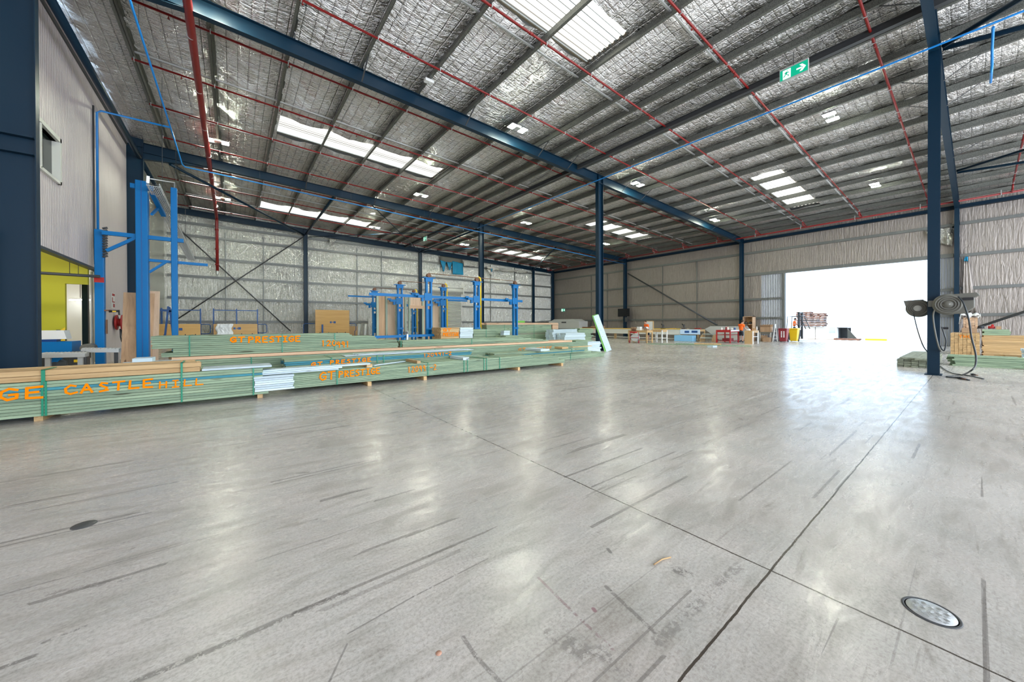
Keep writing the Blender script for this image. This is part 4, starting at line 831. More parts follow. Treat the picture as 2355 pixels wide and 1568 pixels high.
# cable tray
r = empty('cable_tray', (-2.2, 24, 6), 'long galvanised wire cable tray running from the blue gantry to the end wall', 'cable tray')
a, b = at(352, 428, X=-2.2), at(440, 598, X=-2.2); d = (b-a)
w = MB()
for s_ in (-.16, .16):
    for h_ in (0, .11): w.beam(a+Vector((s_, 0, h_)), b+Vector((s_, 0, h_)), .022, .022)
for s_ in (-.11, -.055, 0, .055, .11): w.beam(a+Vector((s_, 0, 0)), b+Vector((s_, 0, 0)), .014, .014)
n = 74
for i in range(n+1):
    p = a+d*i/n
    w.beam(p+Vector((-.16, 0, 0)), p+Vector((.16, 0, 0)), .016, .016, (0, 1, 0)); w.beam(p+Vector((-.16, 0, 0)), p+Vector((-.16, 0, .11)), .008, .008, (0, 1, 0)); w.beam(p+Vector((.16, 0, 0)), p+Vector((.16, 0, .11)), .008, .008, (0, 1, 0))
w.build('wire_basket', 'lightgalv', r)
w = MB()
for s_ in (-.07, 0, .06): w.path([a+d*i/12+Vector((s_, 0, .05+.012*math.sin(i*1.7+s_*20))) for i in range(13)], .016, 6)
w.build('tray_cables', 'dark', r)
MB().beam(a+Vector((-.12, -.1, .05)), a+Vector((-.1, -.15, .28)), .08, .02).build('end_plate', 'lightgalv', r)
MB().path([a+Vector((-.1, .2, .3)), a+Vector((.2, .6, .42)), a+Vector((.5, .5, .4)), Vector((-1.75, 18.6, 6.75)), Vector((-1.75, 18.6, 6.6))], .02, 6).build('cable_loop', 'lightgalv', r)
for t in (.15, .45, .75):
    p = a+d*t; MB().tube(p+Vector((0, 0, .1)), Vector((p.x, p.y, roof(p.x))), .01, 6).build('drop_rod', 'dark', r)
# plywood sheets and bits by the wall
tag(MB().add([(-3.24, 18.95, .01), (-2.45, 18.98, .01), (-2.40, 19.35, 2.72), (-3.22, 19.32, 2.72), (-3.24, 18.98, .0), (-2.45, 19.01, .0), (-2.40, 19.38, 2.72), (-3.22, 19.35, 2.72)], [(0, 1, 2, 3), (7, 6, 5, 4), (0, 4, 5, 1), (1, 5, 6, 2), (2, 6, 7, 3), (3, 7, 4, 0)]).build('plywood_sheet', 'ply'), 'brown plywood sheet leaning behind the thick blue post, left one', 'plywood sheet', 'plywood sheets behind the gantry')
tag(MB().add([(-2.85, 19.05, .01), (-2.28, 19.05, .01), (-2.27, 19.5, 2.82), (-2.84, 19.5, 2.82), (-2.85, 19.08, .0), (-2.28, 19.08, .0), (-2.27, 19.53, 2.82), (-2.84, 19.53, 2.82)], [(0, 1, 2, 3), (7, 6, 5, 4), (0, 4, 5, 1), (1, 5, 6, 2), (2, 6, 7, 3), (3, 7, 4, 0)]).build('plywood_sheet', 'plypale'), 'pinkish plywood sheet showing right of the thick blue post', 'plywood sheet', 'plywood sheets behind the gantry')
r = empty('fire_hose_reel', (-3.85, 22.4, 1.6), 'red fire hose reel on the panelled wall beside the plywood', 'hose reel')
MB().lathe((-3.95, 22.3, 1.62), (1, 0, 0), [(.30, 0), (.32, .02), (.32, .05), (.16, .06), (.16, .17), (.32, .18), (.32, .21), (.30, .22)], 24).build('reel_drum', 'red2', r)
MB().path([(-3.8, 22.15, 1.35), (-3.78, 22.1, 1.0), (-3.78, 22.3, .8), (-3.8, 22.5, 1.0), (-3.8, 22.35, 1.35)], .02, 6).build('hose', 'rubber', r)
r = empty('fire_sign', (-3.98, 22.0, 2.6), 'small red and white fire sign on the panelled wall above the hose reel', 'sign')
MB().box(-3.99, -3.975, 21.85, 22.35, 2.2, 2.85).build('sign_board', 'white', r); w = MB()
for z0, z1, y0, y1 in ((2.72, 2.82, 21.9, 22.3), (2.45, 2.66, 21.9, 22.0), (2.45, 2.5, 21.9, 22.3), (2.25, 2.4, 22.05, 22.3)): w.box(-3.974, -3.97, y0, y1, z0, z1)
w.build('red_marks', 'red2', r)
r = empty('hanging_tool', at(262, 716, Y=18.9), 'small black and yellow tool hooked on the blue wall post', 'tool'); c_ = at(262, 716, Y=18.75)
MB().tube(c_-Vector((.12, 0, 0)), c_+Vector((.14, 0, .02)), .04, 10).build('tool_body', 'black', r); MB().box(c_.x-.03, c_.x+.06, c_.y-.05, c_.y-.042, c_.z-.02, c_.z+.02).build('yellow_label', 'yellow', r); MB().beam(c_+Vector((.12, 0, 0)), c_+Vector((.13, 0, -.13)), .04, .04).build('tool_handle', 'black', r)
# ================================================================== ANNEXE MACHINES
r = empty('roller_conveyor', (-4.2, 18, .8), 'conveyor reaching out through the opening in the panelled wall', 'conveyor')
a, b = at(190, 806, Y=17.5), at(276, 806, Y=17.5)
MB().beam(a, b, .35, .10).build('conveyor_frame', 'lightgalv', r); w = MB(); n = 10
for i in range(n): p = a+(b-a)*(i+.5)/n; w.tube(p+Vector((0, -.16, .06)), p+Vector((0, .16, .06)), .035, 8)
w.build('rollers', 'lgrey', r); MB().box(b.x-.12, b.x-.04, b.y-.1, b.y-.02, 0, b.z-.05).build('support_leg', 'dark', r)
r = empty('roller_conveyor', (-4.5, 16, .8), 'nearer conveyor in front of the blue machine in the opening', 'conveyor')
a, b = at(98, 818, Y=16.2), at(200, 816, Y=16.2)
MB().beam(a, b, .4, .10).build('conveyor_frame', 'lightgalv', r); w = MB(); n = 12
for i in range(n): p = a+(b-a)*(i+.5)/n; w.tube(p+Vector((0, -.18, .06)), p+Vector((0, .18, .06)), .035, 8)
w.build('rollers', 'lgrey', r)
for t in (.12, .85): p = a+(b-a)*t; MB().box(p.x-.05, p.x+.05, p.y-.05, p.y+.05, 0, p.z-.04).build('support_leg', 'lightgalv', r)
r = empty('blue_saw_machine', (-5.2, 18.4, 0), 'blue machine with a white hood in the annexe opening', 'machine')
c_ = at(115, 800, Y=18.3)
MB().box(c_.x-1.2, c_.x+.55, 17.9, 18.8, .55, .98).build('machine_bed', 'blue', r); MB().box(c_.x-.7, c_.x+.3, 18.1, 18.7, 0, .55).build('machine_base', 'dark', r)
MB().prism([(c_.x-.5, 1.06), (c_.x+.42, 1.06), (c_.x+.36, 1.34), (c_.x-.44, 1.34)], 'y', 18.0, 18.5).build('hood', 'white', r); MB().box(c_.x-.2, c_.x+.2, 18.05, 18.4, .98, 1.06).build('hood_mount', 'dkblue', r)
MB().tube((c_.x+.85, 17.9, .75), (c_.x+.85, 18.5, .75), .14, 16).build('motor', 'grey', r)
r = empty('pump_unit', at(178, 836, Z=0), 'grey unit with a yellow label on the annexe floor', 'machine'); c_ = at(178, 845, Y=17.2)
MB().box(c_.x-.19, c_.x+.19, 17.2, 17.6, 0, .55).build('unit_body', 'dark', r, .03); MB().box(c_.x-.07, c_.x+.07, 17.19, 17.2, .35, .43).build('yellow_label', 'yellow', r); MB().box(c_.x-.16, c_.x+.16, 17.25, 17.55, .55, .68).build('unit_cap', 'black', r)
r = empty('robot_arm_base', at(125, 845, Y=16.6), 'low blue and grey machine foot under the nearer conveyor', 'machine'); c_ = at(128, 850, Y=16.5)
MB().lathe((c_.x, 16.6, 0), (0, 0, 1), [(.26, 0), (.26, .1), (.2, .16), (.2, .4), (.14, .48)], 20).build('foot', 'dark', r); MB().beam((c_.x-.2, 16.5, .2), (c_.x+.1, 16.5, .62), .14, .14).build('arm', 'blue', r)
w = MB()
c_ = at(142, 820, Y=19.5)
r = empty('hazard_post', (c_.x, 19.5, 0), 'black and yellow striped guard post at the yellow wall corner', 'guard post')
MB().box(c_.x-.10, c_.x+.10, 19.42, 19.56, 0, 1.35).build('post_body', 'black', r)
for k in range(4):
    z = .08+k*.34; w.add([(c_.x-.101, 19.415, z), (c_.x+.101, 19.415, z+.2), (c_.x+.101, 19.415, z+.34), (c_.x-.101, 19.415, z+.14)], [(0, 1, 2, 3)])
w.build('yellow_stripes', 'yellow', r)
r = empty('fluorescent_batten', (-4.9, 25, 3), 'lit fluorescent batten seen through the annexe opening', 'light fitting')
a, b = at(160, 689, Y=24.6), at(209, 689, Y=24.6)
MB().beam(a+Vector((0, 0, .05)), b+Vector((0, 0, .05)), .12, .05).build('batten_body', 'white', r); MB().tube(a, b, .04, 10).build('lamp_tube', 'tube', r); MB().tube((a+b)/2+Vector((0, 0, .07)), ((a+b)/2+Vector((0, 0, 6.2-a.z))), .012, 6).build('drop_rod', 'dark', r)
tag(MB().box(at(190, 700, Y=21.5).x, at(204, 700, Y=21.5).x, 21.4, 21.6, 0, 6.2).build('annexe_post', 'navy'), 'navy post standing inside the annexe', 'post')
tag(MB().tube((at(222, 700, Y=20.0).x, 20.0, .15), (at(222, 700, Y=20.0).x, 20.0, 3.5), .085, 14).build('duct_pipe', 'lgrey'), 'pale vertical duct pipe at the edge of the opening', 'pipe')
tag(MB().box(at(209, 700, Y=20.1).x, at(213, 700, Y=20.1).x, 20.05, 20.25, 0, 3.5).build('door_track', 'lightgalv'), 'grey door track beside the duct pipe', 'track')
tag(MB().tube((at(90, 627, Y=18.5).x-2, 18.5, 3.22), (at(230, 629, Y=18.5).x, 18.5, 3.18), .05, 10).build('conduit_rail', 'dark'), 'dark horizontal rail hung across the top of the opening', 'rail')
for px in (160, 180):
    p = at(px, 600, Y=18.5); tag(MB().tube((p.x, 18.5, 3.2), (p.x, 18.5, 6.2), .008, 5).build('rail_wire', 'dark'), 'thin wire holding the dark rail across the opening, '+('nearer' if px == 160 else 'farther')+' one', 'wire', 'wires of the dark rail')
al = bpy.data.lights.new('annexe_tubes', 'AREA'); al.shape = 'RECTANGLE'; al.size = 4; al.size_y = 1; al.energy = 120; al.color = (1, .98, .9)
ao = bpy.data.objects.new('annexe_tubes', al); COL.objects.link(ao); ao.location = (-6.5, 15.5, 6.1)
al2 = al.copy(); al2.energy = 90; ao2 = bpy.data.objects.new('annexe_tubes', al2); COL.objects.link(ao2); ao2.location = (-6.5, 22.5, 6.1)
# ================================================================== BLUE LIFTING POSTS (wall-frame stand)
PXs = [8.05, 11.0, 13.78]; PYs = [17.5, 21.62, 26.6]
hb = []
names = {(0, 0): 'front-left, tallest looking', (1, 0): 'front-middle with yellow guide', (2, 0): 'front-right by the tall dark stack', (0, 1): 'in front of the timber wall frame', (1, 1): 'at the right edge of the timber wall frame, with yellow guide', (2, 1): '', (0, 2): 'at the left edge of the timber wall frame', (1, 2): 'seen through the door hole of the wall frame, with yellow guide'}
for j in range(3):
    for i in range(3):
        if (i, j) in ((2, 1), (2, 2)): continue
        x, y = PXs[i], PYs[j]; H_ = 4.0
        r = empty('lifting_post', (x, y, 0), 'bright blue lifting post '+names[(i, j)], 'lifting post', 'blue lifting posts')
        for s_ in (-1, 1): MB().box(x+s_*.125-.042, x+s_*.125+.042, y-.08, y+.08, 0, H_-.1).build('upright', 'blue', r)
        MB().box(x-.12, x+.12, y+.05, y+.07, .9, 2.3).build('back_plate', 'blue', r) if i != 2 else None
        MB().box(x-.32, x+.32, y-.14, y+.14, H_-.1, H_-.06).build('cap_plate', 'blue', r); MB().box(x-.2, x+.2, y-.1, y+.1, H_-.28, H_-.1).build('cap_box', 'blue', r)
        MB().lathe((x, y-.08, H_+.05), (0, 1, 0), [(.11, 0), (.11, .04), (.07, .05), (.07, .1), (.11, .11), (.11, .15)], 16).build('chain_wheel', 'rust', r)
        for z in (1.2, 2.45): MB().box(x-.19, x+.19, y-.11, y-.07, z, z+.12).build('cross_plate', 'blue', r)
        z = 2.75; w = MB(); w.box(x-.62, x-.16, y-.10, y+.06, z+.12, z+.26); w.box(x-.42, x-.3, y-.08, y+.04, z-.06, z+.12); w.box(x-.28, x+.12, y-.13, y-.08, z-.02, z+.36); w.box(x-.75, x-.55, y-.08, y+.02, z+.22, z+.32); w.build('carriage', 'blue', r)
        if i == 1: MB().path([(x+.23, y-.05, .9), (x+.23, y-.05, H_+.02), (x+.2, y-.05, H_+.14), (x+.1, y-.05, H_+.2)], .05, 8).build('yellow_guide', 'yellow', r)
        MB().box(x-.25, x+.25, y-.2, y+.2, 0, .03).build('base_plate', 'blue', r)
for j, (x0, x1, lb) in enumerate(((5.1, 14.5, 'long blue rail fixed behind the front lifting posts'), (10.4, 12.9, 'short blue rail behind the roller-door side of the posts'), (6.3, 8.3, 'blue rail reaching left past the timber wall frame'))):
    y = PYs[j]+.17; z = at(985, 682.5, Y=17.7).z if j == 0 else 2.75
    if j == 1: z = at(1050, 691, Y=y).z
    if j == 2: z = at(840, 682, Y=y).z
    tag(MB().beam((x0, y, z), (x1, y, z), .08, .14 if j == 0 else .10).build('carriage_rail', 'blue'), lb, 'rail', 'blue rails on the lifting posts')
for j in (0, 1, 2):
    x1 = PXs[2] if j == 0 else PXs[1]
    tag(MB().tube((PXs[0], PYs[j], 4.16), (x1, PYs[j], 4.16), .018, 6).build('drive_rod', 'rust'), ['rusty drive rod joining the front lifting posts', 'rusty drive rod joining the middle lifting posts', 'rusty drive rod joining the rear lifting posts'][j], 'rod', 'rusty drive rods over the posts')
r = empty('floor_clamp_beam', (7, 16.8, 0), 'long blue floor beam with a grey clamp in front of the wall frame', 'machine')
a, b = at(834, 776, Y=16.8), at(1012, 770, Y=16.8)
MB().beam(a, b, .1, .12).build('beam', 'blue', r); MB().box(a.x+1.3, b.x-.3, 16.9, 17.3, max(0, a.z-.5), a.z-.22).build('bed', 'dark', r); MB().box(a.x+.9, b.x-.6, 17.0, 17.25, 0, a.z-.5).build('bed_base', 'blue', r)
for px in (850, 930, 1005): p = at(px, 775, Y=16.8); MB().box(p.x-.05, p.x+.05, 16.75, 16.85, 0, a.z).build('support_leg', 'blue', r)
p = at(936, 775, Y=16.75); MB().box(p.x-.04, p.x+.04, 16.68, 16.74, a.z-.3, a.z+.25).build('clamp_bar', 'lightgalv', r); MB().box(p.x-.17, p.x+.02, 16.66, 16.76, a.z+.12, a.z+.24).build('clamp_head', 'dark', r)
# timber wall frame with ply lining, standing behind the middle posts
r = empty('timber_wall_frame', (9, 22.3, 0), 'timber wall frame lined with plywood standing among the blue lifting posts', 'wall frame')
Y0 = 22.2
fx = lambda px: at(px, 700, Y=Y0).x
zb, zt = .35, 3.33
for px in (868, 888.5, 912, 932.5, 941, 972.5, 993, 1013): MB().box(fx(px)-.055, fx(px)+.055, Y0-.05, Y0+.06, zb, zt).build('stud', 'studZ', r)
MB().box(fx(868)-.05, fx(1013)+.05, Y0-.05, Y0+.06, zt, zt+.05).build('top_plate', 'treatedX', r); MB().box(fx(868)-.05, fx(941), Y0-.05, Y0+.06, zb-.05, zb).build('bottom_plate', 'treatedX', r); MB().box(fx(972)-.05, fx(1013)+.05, Y0-.05, Y0+.06, zb-.05, zb).build('bottom_plate', 'treatedX', r)
MB().box(fx(941), fx(974), Y0-.07, Y0+.05, 2.52, 2.72).build('door_lintel', 'peachX', r)
for l, r2, z0, mm in ((869, 888, zb, 'ply'), (889, 911, zb, 'plypale'), (913, 932, zb, 'plypale'), (942, 972, 2.72, 'plypale'), (973.5, 992, zb, 'ply'), (994, 1012, zb, 'plypale')): MB().box(fx(l)+.05, fx(r2)-.05, Y0+.06, Y0+.08, z0, zt).build('ply_sheet', mm, r)
MB().box(fx(940), fx(975), Y0+.0, Y0+.05, zt-.02-.0, zt).build('packer', 'treatedX', r)
for px in (872, 935, 985, 1008): tag(MB().box(fx(px)-.1, fx(px)+.1, Y0-.15, Y0+.15, 0, zb-.052).build('support_block', 'dark'), 'dark support block under the timber wall frame, '+{872: 'at its left end', 935: 'left of the door hole', 985: 'right of the door hole', 1008: 'at its right end'}[px], 'block', 'support blocks under the wall frame')
# ================================================================== STILLAGES AGAINST THE END WALL
def rail(label, l, r_, top, bot, Y, mids=(), low=None):
    o = empty('guard_rail', at((l+r_)/2, bot, Y=Y)*1, label, 'guard rail', 'blue guard rails before the end wall'); a, b = at(l, top, Y=Y), at(r_, top, Y=Y)
    MB().beam((a.x, Y, a.z), (b.x, Y, a.z), .05, .06).build('top_rail', 'dkblue', o)
    for px in (l, r_, *mids): x = at(px, top, Y=Y).x; MB().box(x-.04, x+.04, Y-.04, Y+.04, 0, a.z+.12).build('upright', 'dkblue', o)
    MB().beam((a.x, Y, 1.55), (b.x, Y, 1.55), .05, .06).build('mid_rail', 'dkblue', o)
    return o
rail('blue guard rail behind the left varnished panel', 372, 461, 712, 740, 35.2)
rail('blue guard rail behind the panel with grey bags', 491, 592, 713, 740, 35.2, (544,))
r = empty('panel_stillage', (5, 34.8, 0), 'low blue loop rail left of the tall varnished panel', 'guard rail'); c_ = at(712, 745, Y=34.8); MB().path([(c_.x-.35, 34.8, .0), (c_.x-.45, 34.8, .2), (c_.x-.45, 34.8, 1.5), (c_.x-.35, 34.8, 1.6), (c_.x+.4, 34.8, 1.6)], .03, 6).build('loop_rail', 'dkblue', r)
r = empty('panel_stillage', (9, 34.8, 0), 'low blue loop rail right of the tall varnished panel', 'guard rail'); c_ = at(812, 745, Y=34.8); MB().path([(c_.x-.4, 34.8, 1.6), (c_.x+.15, 34.8, 1.6), (c_.x+.25, 34.8, 1.5), (c_.x+.25, 34.8, 1.0), (c_.x+.15, 34.8, .9), (c_.x+.15, 34.8, .0)], .03, 6).build('loop_rail', 'dkblue', r)
for px, nm in ((474, 'between the two guard rails'), (605, 'right of the guard rails')):
    c_ = at(px, 757, Y=35.1); r = empty('panel_stillage', (c_.x, 35.1, 0), 'small blue loop rail '+nm, 'guard rail')
    MB().path([(c_.x-.35, 35.1, 1.55), (c_.x+.15, 35.1, 1.55), (c_.x+.25, 35.1, 1.45), (c_.x+.25, 35.1, .95), (c_.x+.15, 35.1, .85), (c_.x-.25, 35.1, .85), (c_.x-.3, 35.1, .95), (c_.x-.3, 35.1, 0)], .03, 6).build('loop_rail', 'dkblue', r)
def vpanel(label, l, r_, top, Y, mark=None):
    a, b = at(l, top, Y=Y), at(r_, top, Y=Y); o = empty('varnished_panel', ((a.x+b.x)/2, Y, 0), label, 'panel', 'varnished panels before the end wall')
    MB().box(a.x, b.x, Y-.03, Y+.03, 0, a.z).build('panel_sheet', 'formply', o)
    if mark:
        x = at(mark[0], mark[1], Y=Y).x; z = at(mark[0], mark[1], Y=Y).z; w = MB(); w.box(x-.22, x-.08, Y-.036, Y-.031, z-.08, z+.08); w.box(x-.02, x+.04, Y-.036, Y-.031, z-.05, z+.05); w.box(x+.06, x+.24, Y-.036, Y-.031, z-.09, z+.09); w.build('blue_mark', 'dkblue', o)
    w = MB()
    for k in range(4): x = a.x+(b.x-a.x)*(k+.5)/4; w.box(x-.03, x+.03, Y-.06, Y-.031, .55, .85)
    w.build('clip', 'black', o)
    return o
vpanel('varnished panel behind the thin blue posts', 365, 461, 745, 34.4, (409, 757)); vpanel('varnished panel with grey bags hanging over it', 491, 592, 745, 34.4, (545, 755)); vpanel('tall square varnished panel right of the first end-wall column', 725, 803, 712, 34.2, (765, 741))
c_ = at(742, 765, Y=34.0); tag(MB().box(c_.x-.06, c_.x+.06, 34.05, 34.12, 0, at(742, 746, Y=34.1).z).add([(c_.x+.06, 34.05, .8), (c_.x+.3, 34.05, .6), (c_.x+.3, 34.05, .5), (c_.x+.06, 34.05, .6)], [(0, 1, 2, 3)]).build('blue_bracket', 'dkblue'), 'narrow blue bracket before the tall varnished panel', 'bracket')
c_ = at(384, 745, Y=32.5); r = empty('blue_stand', (c_.x, 33, 0), 'leaning dark blue stand left of the thin blue gantry post', 'stand')
MB().beam((c_.x-.22, 33, 0), (c_.x+.02, 33, 2.75), .12, .1).build('stand_leg', 'dkblue', r); MB().beam((c_.x+.3, 33, 0), (c_.x+.08, 33, 2.7), .1, .1).build('stand_leg', 'dkblue', r); MB().beam((c_.x-.5, 33, 2.5), (c_.x+.25, 33, 2.42), .1, .1).build('stand_arm', 'dkblue', r)
rnd = random.Random(5); w = MB(); c_ = at(517, 758, Y=34.2); vs = []; n = 10
for i in range(n+1):
    for j in range(n+1): vs.append((c_.x-.5+.95*j/n+.05*math.sin(i), (34.46 if i == 0 else 34.35-.14*abs(math.sin(j*1.3+i*.5))-rnd.uniform(0, .06)), at(500, 745, Y=34.4).z+.015-(0 if i < 2 else 1.0*(i-1)/n+rnd.uniform(-.03, .03))))
w.add(vs, [(i*(n+1)+j, (i+1)*(n+1)+j, (i+1)*(n+1)+j+1, i*(n+1)+j+1) for i in range(n) for j in range(n)], True); o = w.build('plastic_bag', 'wrap'); s_ = o.modifiers.new('s', 'SOLIDIFY'); s_.thickness = .01
tag(o, 'crumpled grey plastic bags hanging over the varnished panel', 'plastic bag')
tag(MB().box(at(803, 750, Y=34.8).x, at(822, 750, Y=34.8).x, 34.8, 35.2, 0, 1.35).build('brown_board', 'mdf'), 'brown board behind the tall varnished panel', 'board')
r = empty('foil_roll_stack', at(838, 770, Y=35.2), 'leaning rolls of pale foil before the end wall, left of the blue posts', 'foil roll')
for i, px in enumerate((828, 843)): p = at(px, 770, Y=35.2); MB().tube((p.x-.2, 35.3, 0), (p.x, 35.5, 1.55), .16, 14).build('roll', 'lightgalv', r)
a, b = at(846, 732, Y=35.6), at(862, 732, Y=35.6); tag(MB().box(a.x, b.x, 35.5, 35.6, 0, a.z).build('foil_faced_sheet', 'backfoil'), 'foil-faced panel standing against the end wall by the rear blue post', 'panel')
# ================================================================== PEOPLE
def person(name, label, joints, edges, radii, parts, loc):
    pass
def skin_mesh(name, verts, edges, radii, m, parent, root=0, sub=1):
    me = bpy.data.meshes.new(name); off = wpos(parent)
    me.from_pydata([Vector(v)-off for v in verts], edges, []); me.materials.append(MT[m])
    o = bpy.data.objects.new(name, me); COL.objects.link(o); o.parent = parent
    o.modifiers.new('skin', 'SKIN'); sv = me.skin_vertices[0].data
    for i, r_ in enumerate(radii): sv[i].radius = (r_, r_) if not isinstance(r_, tuple) else r_
    sv[root].use_root = True
    s_ = o.modifiers.new('sub', 'SUBSURF'); s_.levels = sub; s_.render_levels = sub
    return o
def hand(c, d, up, parent):
    c, d, up = Vector(c), Vector(d).normalized(), Vector(up).normalized(); sd_ = d.cross(up).normalized()
    V = [c, c+d*.05]; E_ = [(0, 1)]; R_ = [.025, .036]
    for k in range(4):
        L = (.06, .075, .07, .055)[k]; b0 = c+d*.085+sd_*(-.033+.022*k); i = len(V)
        V += [b0, b0+d*L*.5-up*.01, b0+d*L-up*.035]; E_ += [(1, i), (i, i+1), (i+1, i+2)]; R_ += [.0105, .0095, .008]
    i = len(V); V += [c+d*.03-sd_*.05, c+d*.065-sd_*.068-up*.015]; E_ += [(0, i), (i, i+1)]; R_ += [.013, .0105]
    return skin_mesh('hand', V, E_, R_, 'skin', parent)
def build_person(label, base, fdir, bend=.15, cap=None, arms='down', shorts=True, scale=1.0):
    base = Vector(base); f = Vector(fdir).normalized(); s = f.cross(Vector((0, 0, 1))).normalized(); u = Vector((0, 0, 1))
    r = empty('person', base, label, 'person', 'workers in orange shirts')
    P = lambda a, b, c: base+(s*a+f*b+u*c)*scale      # side, forward, up
    lean = lambda b, c: (b+bend*(c-.95), c-abs(bend)*.10*(c-.95))
    pel = P(0, 0, .93)
    chest = P(0, *lean(0, 1.22)); sh = P(0, *lean(0, 1.42)); nk = P(0, *lean(.01, 1.52)); hd = P(0, *lean(.06, 1.64))
    skin_mesh('body', [pel, chest, sh, nk, hd-u*.02], [(0, 1), (1, 2), (2, 3), (3, 4)], [(.11, .09), (.11, .09), (.09, .07), .052, .05], 'skin', r)
    # head
    w = MB(); w.ball(hd+u*.02, .095, 14, (.86, 1, 1.18)); w.ball(hd+f*.045-u*.055, .06, 10, (.85, .8, .8)); w.tube(hd+f*.088+u*.02, hd+f*.112-u*.015, .012, 6, .016); w.ball(hd+s*.083, .02, 8, (.5, 1, 1.4)); w.ball(hd-s*.083, .02, 8, (.5, 1, 1.4)); w.build('head', 'skin', r)
    w = MB(); w.ball(hd+s*.03+f*.085+u*.025, .010, 8); w.ball(hd-s*.03+f*.085+u*.025, .010, 8); w.build('eyes', 'black', r)
    MB().beam(hd+f*.095-u*.06-s*.02, hd+f*.095-u*.06+s*.02, .006, .008).build('mouth', 'red2', r)
    w = MB(); w.ball(hd-f*.014+u*.045, .1, 14, (.9, 1, 1.1)); w.build('hair', 'hair', r)
    # shirt
    skin_mesh('shirt', [P(0, 0, .90), P(0, *lean(0, 1.10)), P(0, *lean(0, 1.30)), P(0, *lean(0, 1.43)), P(.17, *lean(0, 1.43)), P(-.17, *lean(0, 1.43)), P(.22, *lean(.04, 1.22)), P(-.22, *lean(.04, 1.22))], [(0, 1), (1, 2), (2, 3), (3, 4), (3, 5), (4, 6), (5, 7)], [(.17, .12), (.165, .125), (.18, .125), (.11, .10), .08, .08, .066, .066], 'orange', r)
    for sg in (1, -1):
        el = P(sg*.24, *((bend*.25+.10), 1.10)); 
        ws = P(sg*.17, bend*.3+.34, 1.08) if arms == 'work' else P(sg*.25, bend*.2+.06, .86)
        skin_mesh('arm', [P(sg*.22, *lean(.03, 1.24)), el, ws], [(0, 1), (1, 2)], [.05, .043, .028], 'skin', r); hand(ws, (ws-el), u if arms == 'work' else f, r)
        kn = P(sg*.11, .03, .50); an = P(sg*.12, -.01, .09); hp = P(sg*.09, 0, .90)
        skin_mesh('shorts_leg', [hp, (hp+kn)/2*1.0, kn+u*.02], [(0, 1), (1, 2)], [.10, .092, .078], 'navycloth', r)
        skin_mesh('lower_leg', [kn+u*.06, kn-u*.10, an], [(0, 1), (1, 2)], [.058, .056, .04], 'skin', r)
        skin_mesh('boot', [an+u*.05, an-u*.03, an+f*.15*scale-u*.045], [(0, 1), (1, 2)], [.052, .05, .042], 'black', r)
    skin_mesh('shorts_waist', [P(0, 0, .98), P(0, 0, .88)], [(0, 1)], [(.165, .12), (.165, .125)], 'navycloth', r)
    return r
build_person('person in an orange shirt leaning over the wooden bench, behind the white boxes', (at(1490, 750, X=27.6).x, at(1490, 750, X=27.6).y, 0), (-.9, .3, 0), .3, arms='work')
build_person('person in an orange shirt standing between the red and the wooden bench', (31.6, 11.35, 0), (.9, -.35, 0), .12, arms='work')
# ================================================================== BENCH AREA
def table(label, x0, x1, y0, y1, h, m, leg_m, name='work_bench', shelf=None, group='work benches', top_t=.05, legw=.08):
    r = empty(name, ((x0+x1)/2, (y0+y1)/2, 0), label, 'work bench', group)
    MB().box(x0, x1, y0, y1, h-top_t, h).build('bench_top', m, r)
    for x in (x0+legw/2, x1-legw/2):
        for y in (y0+legw/2, y1-legw/2): MB().box(x-legw/2, x+legw/2, y-legw/2, y+legw/2, 0, h-top_t).build('leg', leg_m, r)
    w = MB()
    for y in (y0+.03, y1-.03): w.box(x0+.04, x1-.04, y-.02, y+.02, h-top_t-.12, h-top_t)
    for x in (x0+.03, x1-.03): w.box(x-.02, x+.02, y0+.04, y1-.04, h-top_t-.12, h-top_t)
    w.build('apron', m, r)
    if shelf is not None: MB().box(x0+.04, x1-.04, y0+.04, y1-.04, shelf, shelf+.03).build('shelf', leg_m, r)
    return r
def put(name, m, label, cat, x, y, z, w_, d_, h_, group=None, bevel=0):
    return tag(MB().box(x-w_/2, x+w_/2, y-d_/2, y+d_/2, z, z+h_).build(name, m, None, bevel), label, cat, group)
# rotated footprint follows the tables: they stand square to the shed
table('long raw pine work bench with the hose cart in front', 25.3, 26.1, 15.6, 17.3, .98, 'pineY', 'pineX', shelf=.0+.18)
table('pine work bench joined to the long one, legs whitened for glare', 26.6, 27.4, 15.1, 16.05, 1.02, 'pineX', 'white', shelf=.35)  # white legs stand for overexposed glare, put in as colour
put('cardboard_box', 'card', 'small open cardboard box at the left end of the long pine bench', 'box', 25.6, 17.0, .98, .3, .3, .24)
put('white_box', 'white', 'white cardboard box in the middle of the long pine bench', 'box', 25.6, 16.45, .98, .3, .28, .28)
r = empty('cardboard_box', (25.7, 15.9, .98), 'open white box with raised flaps at the right of the long pine bench', 'box'); MB().box(25.55, 25.85, 15.75, 16.05, .98, 1.12).build('box_body', 'card', r); MB().add([(25.55, 16.05, 1.12), (25.85, 16.05, 1.12), (25.85, 15.9, 1.26), (25.55, 15.9, 1.26), (25.55, 15.75, 1.12), (25.85, 15.75, 1.12)], [(0, 1, 2, 3), (3, 2, 5, 4)]).build('flap', 'white', r)
r = empty('framed_board', (29.5, 19.2, 1), 'small wood-framed whiteboard standing behind the worker at the long bench', 'board'); c_ = at(1493, 745, X=29.0)
MB().box(29.0, 29.04, c_.y-.37, c_.y+.37, .9, 1.72).build('board_sheet', 'white', r); w = MB()
